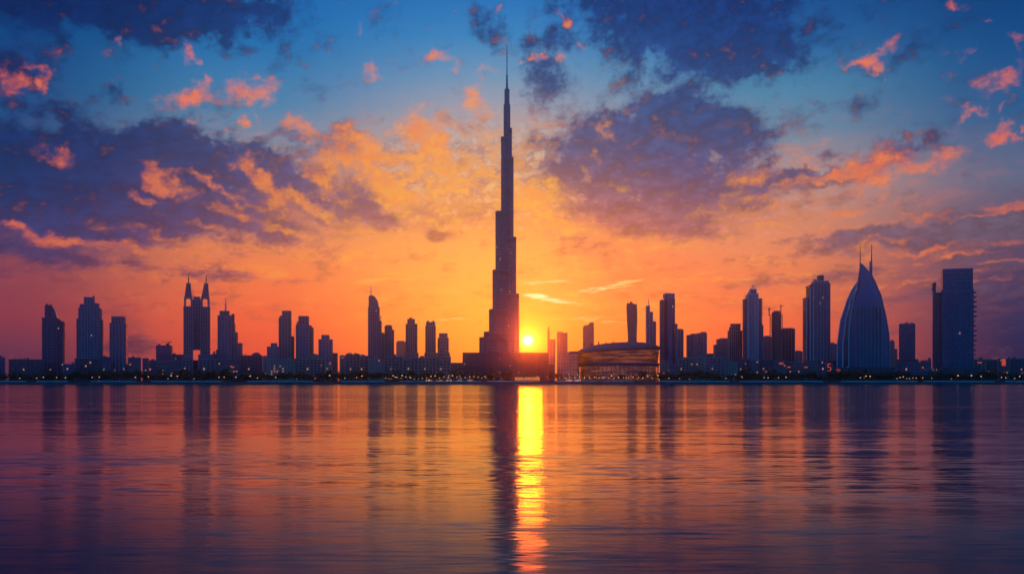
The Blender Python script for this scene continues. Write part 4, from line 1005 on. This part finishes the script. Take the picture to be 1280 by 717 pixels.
# right of the arena
L(826.6, 836, 452, 2060, 'punched', 'narrow block with lit windows wedged against the right end of the arena', lit=.25, roof=[(828, 831, 450)])
L(836.5, 848, 456, 2020, 'punched', 'low dark block in front of the tall dark glass tower beside the arena', lit=.12, trim='concrete_dark')
L(848.6, 861, 448, 2060, 'loggia', 'pinkish balconied block with a domed roof hut, below the pair of mid rise towers', dome=(853, 3), roof=[(856, 859, 446.6)])
L(861.5, 881.5, 446.8, 2070, 'punched', 'long plain block across the foot of the pair of mid rise towers', roof=[(872, 880, 444.4)])
L(882, 905.6, 447, 2010, 'loggia', 'white balconied block with bold floor lines, boldest of the low flats right of the arena', trim='concrete', roof=[(883, 892, 441.8), (893, 904, 439.4)])
L(906, 922, 453, 2010, 'punched', 'low dull block in front of the plain grey tower with a recessed cap', roof=[(910, 914, 451)])
L(922.5, 936.6, 449, 2020, 'loggia', 'dark layered block with a stepped roof, left foot of the bristling tower', roof=[(925, 929, 447.4)], trim='concrete_dark')
L(937, 949, 450.4, 2015, 'punched', 'dark block in front of the bristling tower', trim='concrete_dark', roof=[(940, 943, 448.6)])
L(949.4, 966, 449.6, 2020, 'loggia', 'dark balconied block at the left foot of the unfinished tower', trim='concrete_dark', roof=[(956, 960, 448)])
L(966.6, 984, 451.6, 2010, 'punched', 'low block with a red lit roof terrace, in front of the unfinished tower', trim='concrete_dark', lit=.12, roof=[(969, 972, 449.6)])
L(984.4, 1002, 452.6, 2015, 'punched', 'low block with a red shop light, right of the unfinished tower', trim='concrete_dark', roof=[(994, 997, 449)])
L(1002.6, 1022, 453.4, 2005, 'punched', 'low dark block in front of the gold edged tower', trim='concrete_dark', roof=[(1008, 1012, 451.8)])
L(1022.5, 1041, 455, 2005, 'slab', 'low dark building under a red glowing numeral, left of the sail shaped hotel', name='shop_building', cat='shop', roof=[(1030, 1034, 453.6)])
L(1122, 1150, 452.6, 2070, 'slab', 'long low dark building before the flat topped slab right of the sail shaped hotel', name='shop_building', cat='shop', roof=[(1145, 1149, 450.8)])
L(1150.5, 1164, 451, 2060, 'punched', 'low dark block left of the very thin tower', trim='concrete_dark', roof=[(1160, 1163.6, 447.4)])
L(1120, 1171, 463.8, 1990, 'slab', 'long single storey waterside building behind small lamps, right of the sail shaped hotel', name='shop_building', cat='shop', roof=[(1157, 1166, 461.6)])
L(1217.5, 1232, 449, 2080, 'loggia', 'red tinged block with glowing edges, immediately right of the wide dark blue slab', roof=[(1224, 1228, 446.8)])
L(1232.4, 1247, 450, 2110, 'punched', 'dim block with a domed roof, second to the right of the wide dark blue slab', dome=(1238, 2.6), trim='concrete_dark')
L(1247.5, 1262.6, 448, 2090, 'punched', 'block behind a tall red glowing panel, third right of the wide dark blue slab', trim='concrete_dark', roof=[(1260, 1262.4, 445.6)])
L(1263, 1298, 448.4, 2080, 'loggia', 'dark block with a roof hut cut off by the right edge of the view', roof=[(1265, 1270, 446)], trim='concrete_dark')

# ------------------------------------------------------------------ glowing signs
def place(px, py, Y):
    return Vector((Y * (px - 640) / FPX, Y, (HORIZON - py) * Y / FPX + CAM_H))
def sign(px, py, Y, build, label, name='lit_sign'):
    o = place(px, py, Y); r = empty(name, o, 0, label, 'sign')
    build(r); return r
def numeral(r):
    k = 1.6; mb = MB()
    pts = [(2.2, 5.2), (-1.6, 5.2), (-1.8, 1.2), (.6, 1.4), (2.0, .2), (2.1, -2.0), (.8, -3.6), (-1.9, -3.6)]
    mb.path([(x * k, 0, z * k) for x, z in pts], .85, 'red', 8); mb.build('numeral', r)
    mb = MB()
    for x in (-1.2, 1.2): mb.tube((x * k, .6, -7), (x * k, .6, 4 * k), .25, .25, 'dark_metal', 6)
    mb.build('post', r)
sign(1036.6, 459.8, 2002, numeral, 'red glowing numeral 5 on posts above a low shop, left of the sail shaped hotel')
def ring_sign(r):
    mb = MB(); pts = [(4.2 * math.cos(a), 0, 2.6 * math.sin(a)) for a in [2 * math.pi * k / 18 for k in range(19)]]
    mb.path(pts, .6, 'red', 6); mb.path([(-1.6, 0, -.8), (0, 0, .9), (1.8, 0, -.6)], .5, 'red', 6); mb.build('glowing_ring', r)
    mb = MB(); mb.tube((0, .7, -9), (0, .7, 0), .4, .4, 'dark_metal', 6); mb.build('post', r)
sign(1047.5, 463, 1992, ring_sign, 'oval red ring sign on a post at the left foot of the sail shaped hotel')
def panel_sign(r):
    mb = MB()
    for x in (-7, -1.4, 4.2): mb.box(x, x + 4.4, -.3, 0, -3.4, 3.4, 'red')
    mb.build('glowing_panel', r)
    mb = MB(); mb.box(-8, 9.6, .05, .6, -4.2, 4.2, 'dark_metal'); mb.box(-7, -6.4, .6, 1.2, -11, -4.2, 'dark_metal'); mb.box(8, 8.6, .6, 1.2, -11, -4.2, 'dark_metal'); mb.build('frame', r)
sign(1060.5, 467.8, 1975, panel_sign, 'red hoarding of three glowing panels in front of the sail shaped hotel')
def red_front(w, h):
    def f(r):
        mb = MB(); mb.box(-w, w, -.3, 0, -h, h, 'red'); mb.build('glowing_panel', r)
        mb = MB(); mb.box(-w - .7, w + .7, .05, .5, -h - .7, h + .7, 'dark_metal'); mb.build('frame', r)
    return f
sign(1254.6, 452.6, 2088, red_front(4.2, 7.4), 'tall red glowing panel on a block front at the far right', 'lit_sign')
sign(976.5, 454, 2004, red_front(4.6, 1.6), 'wide red glowing panel on the roof terrace before the unfinished tower', 'lit_sign')
sign(986, 458.6, 2008, red_front(3.4, 1.2), 'small red glowing panel on a low block right of the unfinished tower', 'lit_sign')
sign(1007.4, 458.8, 2000, red_front(3.6, 1.1), 'small red glowing panel on the low block before the gold edged tower', 'lit_sign')
sign(1224.5, 453, 2077, red_front(4.4, 1.3), 'red glowing strip on the block right of the wide dark blue slab', 'lit_sign')
sign(291, 458.6, 1996, red_front(3.2, 1.2), 'small red glowing panel on the lit block before the stepped tower with a mast', 'lit_sign')

# the lit pavilion before the tallest tower
def pavilion():
    r = empty('glass_pavilion', (place(659, 477, 1990).x, 1990, GROUND), 0, 'long low pavilion with orange lit glass front, at the foot of the tallest tower', 'pavilion')
    mb = MB(); mb.box(-25, 25, 0, 14, .1, 9, 'lit_soft'); mb.build('glass_front', r)
    mb = MB(); mb.box(-27, 27, -2.5, 16, 9.05, 10.4, 'concrete_dark'); mb.build('roof', r)
    mb = MB()
    for k in range(11): mb.box(-25 + 5 * k - .25, -25 + 5 * k + .25, -.5, -.05, .1, 9, 'dark_metal')
    mb.build('mullion', r)
pavilion()

# pointed marquees along the promenade
def tents():
    spots = [(536, 14), (549, 11), (561, 12), (575, 11), (587.6, 12), (627, 8), (711, 15), (722, 13)]
    proto = None
    for px, h in spots:
        x = place(px, 477, 1972).x
        if proto is None:
            r = empty('marquee', (x, 1972, GROUND), 0, 'pointed marquee glowing at its foot, in a line along the promenade', 'marquee', 'marquees along the promenade')
            mb = MB(); a = [(-7, -7), (7, -7), (7, 7), (-7, 7)]
            prof = [(7, 5.0), (4.2, 6.2), (2.4, 7.8), (1.2, 10), (.35, 12.8)]
            mb.loft([[(x_ * f / 7, y_ * f / 7, z) for x_, y_ in a] for f, z in prof], 'canvas', cap0=False); mb.build('canvas_roof', r)
            mb = MB(); mb.box(-5.6, 5.6, -5.6, 5.6, .4, 3.4, 'lit'); mb.build('lit_stall', r)
            for a_ in a: mb = MB(); mb.tube((*a_, 0), (*a_, 5.1), .22, .2, 'dark_metal', 6); mb.build('pole', r)
            mb = MB(); mb.tube((0, 0, 12.7), (0, 0, 14.4), .5, .3, 'lamp', 6); mb.build('finial_lamp', r)
            proto = r
        else:
            r = proto.copy(); COL.objects.link(r); r.location = (x, 1972, GROUND)
            for ch in list(proto.children):
                c = ch.copy(); COL.objects.link(c); c.parent = r
        r.scale = (1, 1, h / 13)
tents()

# ------------------------------------------------------------------ trees
def leafy_crown(rng, h, w, n, mat='leaf'):
    mb = MB(); mi = mb.mi(mat)
    lobes = [(rng.uniform(-.55, .55) * w, rng.uniform(-.5, .5) * w, h * rng.uniform(.42, .86), rng.uniform(.28, .5) * w) for _ in range(7)]
    for k in range(n):
        cx, cy, cz, cr = rng.choice(lobes)
        v = Vector((rng.gauss(0, 1), rng.gauss(0, 1), rng.gauss(0, 1))).normalized() * cr * rng.uniform(.55, 1.05)
        c = Vector((cx, cy, cz)) + v * 1.0; c.z = max(c.z, h * .22)
        u = Vector((rng.gauss(0, 1), rng.gauss(0, 1), rng.gauss(0, .5))).normalized(); t = u.cross(Vector((rng.gauss(0, 1), rng.gauss(0, 1), rng.gauss(0, 1)))).normalized()
        q = rng.uniform(.9, 2.0)
        mb.face([mb.bm.verts.new(c + u * q), mb.bm.verts.new(c + t * q * .7), mb.bm.verts.new(c - u * q), mb.bm.verts.new(c - t * q * .7)], mi)
    return mb
def make_tree(rng, h, w, n):
    r = empty('broadleaf_tree', (0, 0, 0))
    mb = MB(); mb.tube((0, 0, 0), (.2, 0, h * .35), .5, .36, 'bark', 7)
    for k in range(4):
        a = k * 1.7 + rng.random(); mb.tube((.2, 0, h * .33), (w * .5 * math.cos(a), w * .5 * math.sin(a), h * rng.uniform(.55, .75)), .26, .1, 'bark', 5)
    mb.build('trunk', r); leafy_crown(rng, h, w, n).build('crown', r); return r
def make_palm(rng, h):
    r = empty('palm_tree', (0, 0, 0)); lean = rng.uniform(-.6, .6)
    mb = MB(); pts = [(lean * (k / 5) ** 2, 0, h * k / 5) for k in range(6)]
    for k in range(5): mb.tube(pts[k], pts[k + 1], .34 - .03 * k, .31 - .03 * k, 'bark', 6)
    mb.build('trunk', r)
    mb = MB(); mi = mb.mi('palm')
    for k in range(15):
        a = 2 * math.pi * k / 15 + rng.uniform(-.2, .2); up = rng.uniform(.15, 1.1); L_ = rng.uniform(3.0, 4.0)
        c, s_ = math.cos(a), math.sin(a); prev = None
        for j in range(6):
            f = j / 5; x = lean + c * L_ * f; y = s_ * L_ * f; z = h + L_ * (up * f - 1.15 * f * f); hw = .62 * math.sin(math.pi * (.12 + .88 * f)) + .04
            pr = [mb.bm.verts.new((x - s_ * hw, y + c * hw, z - hw * .5)), mb.bm.verts.new((x, y, z)), mb.bm.verts.new((x + s_ * hw, y - c * hw, z - hw * .5))]
            if prev:
                for i in (0, 1): mb.face((prev[i], prev[i + 1], pr[i + 1], pr[i]), mi)
            prev = pr
    mb.build('crown', r); return r
def copy_thing(o):
    c = o.copy(); COL.objects.link(c)
    for ch in list(o.children):
        q = ch.copy(); COL.objects.link(q); q.parent = c
    return c
def plant_trees():
    rng = random.Random(11)
    protos = [make_tree(rng, 21, 10.5, 330), make_tree(rng, 18, 10, 300), make_tree(rng, 24, 11, 360)]
    used = [False] * 3; n = 0
    for Y, step, x0 in ((1956, 10.0, -1012), (1974, 17, -1020)):
        x = x0
        while x < 1020:
            px = 640 + x / Y * FPX
            gap = (640 < px < 690) or (700 < px < 826 and rng.random() < .72) or (520 < px < 600 and rng.random() < .45)
            if not gap:
                k = rng.randrange(3); o = protos[k]
                if used[k]: o = copy_thing(o)
                used[k] = True
                o.location = (x + rng.uniform(-3, 3), Y + rng.uniform(-6, 6), GROUND); o.rotation_euler = (0, 0, rng.uniform(0, 6.3)); q = rng.uniform(.7, 1.12); o.scale = (q, q, q * rng.uniform(.85, 1.12))
                tag(o, 'dark leafy broad tree in the belt between the low blocks and the promenade', 'tree', 'broad trees along the far bank'); n += 1
            x += step * rng.uniform(.7, 1.3)
    pp = [make_palm(rng, 11), make_palm(rng, 14)]; used = [False, False]
    for k in range(58):
        px = rng.choice([rng.uniform(700, 828), rng.uniform(700, 828), rng.uniform(560, 700), rng.uniform(0, 1280)])
        j = k % 2; o = pp[j]
        if used[j]: o = copy_thing(o)
        used[j] = True; Y = 1960 + rng.uniform(-8, 14)
        o.location = (Y * (px - 640) / FPX, Y, GROUND); o.rotation_euler = (0, 0, rng.uniform(0, 6.3)); q = rng.uniform(.75, 1.15); o.scale = (q, q, q)
        tag(o, 'palm with a bare trunk standing along the promenade', 'palm tree', 'palms along the promenade')
    # clipped ground planting behind the parapet
    mb = MB(); mi = mb.mi('leaf')
    for k in range(9000):
        c = Vector((rng.uniform(-1060, 1060), SHORE + rng.uniform(31, 37), GROUND + rng.uniform(.2, 3.4)))
        u = Vector((rng.gauss(0, 1), rng.gauss(0, 1), rng.gauss(0, .6))).normalized(); t = u.orthogonal().normalized(); q = rng.uniform(.5, 1.1)
        mb.face([mb.bm.verts.new(c + u * q), mb.bm.verts.new(c + t * q), mb.bm.verts.new(c - u * q), mb.bm.verts.new(c - t * q)], mi)
    tag(mb.build('undergrowth'), 'low dark shrubbery behind the promenade parapet', 'shrubbery', kind='stuff')
plant_trees()

# ------------------------------------------------------------------ lamps along the promenade
def lamps():
    rng = random.Random(21)
    def proto(h, mat):
        r = empty('street_lamp', (0, 0, 0))
        mb = MB(); mb.tube((0, 0, 0), (0, 0, h), .16, .1, 'dark_metal', 6); mb.tube((0, 0, h), (0, -1.6, h + .5), .09, .07, 'dark_metal', 5); mb.tube((0, 0, 0), (0, 0, .8), .3, .26, 'dark_metal', 8); mb.build('pole', r)
        mb = MB(); mb.loft([[(sx * f, -1.6 + sy * f, z) for sx, sy in ((-.75, -.75), (.75, -.75), (.75, .75), (-.75, .75))] for f, z in ((.7, h - .55), (1, h - .1), (1, h + .35), (.4, h + .75))], mat); mb.build('lamp_head', r); return r
    warm, cool = proto(9, 'lamp'), proto(6.5, 'lamp_cool'); first = {0: True, 1: True}
    spots = [25, 46, 55, 71, 82, 116, 124, 170, 186, 210, 214, 222, 243, 274, 280, 295, 313, 322, 345, 371, 394, 412, 431, 446, 453, 482, 489, 494, 503, 514, 606, 617, 640, 672, 684, 694, 731, 738, 745, 753, 764, 773, 783, 797, 803, 814, 822, 836, 849, 862, 907, 927, 955, 960, 973, 982, 1075, 1082, 1087, 1153, 1164, 1189, 1197, 1214, 1226, 1251, 1257, 1268, 1274]
    spots += [1121 + 4 * k for k in range(7)] + [486 + 5.3 * k for k in range(24)] + [700 + 6.1 * k for k in range(21)]
    for px in spots:
        k = 1 if rng.random() < .45 else 0; o = (warm, cool)[k]
        if not first[k]: o = copy_thing(o)
        first[k] = False
        Y = SHORE + rng.uniform(30, 38)
        o.location = (Y * (px - 640 + rng.uniform(-.4, .4)) / FPX, Y, 5.02 if Y < SHORE + 39 else GROUND); q = rng.uniform(.75, 1.35); o.scale = (q, q, q); o.rotation_euler = (0, 0, 0)
        tag(o, ('taller lamp post with a warm glowing head on the promenade', 'shorter lamp post with a pale glowing head on the promenade')[k], 'street lamp', ('warm lamps along the promenade', 'pale lamps along the promenade')[k])
lamps()
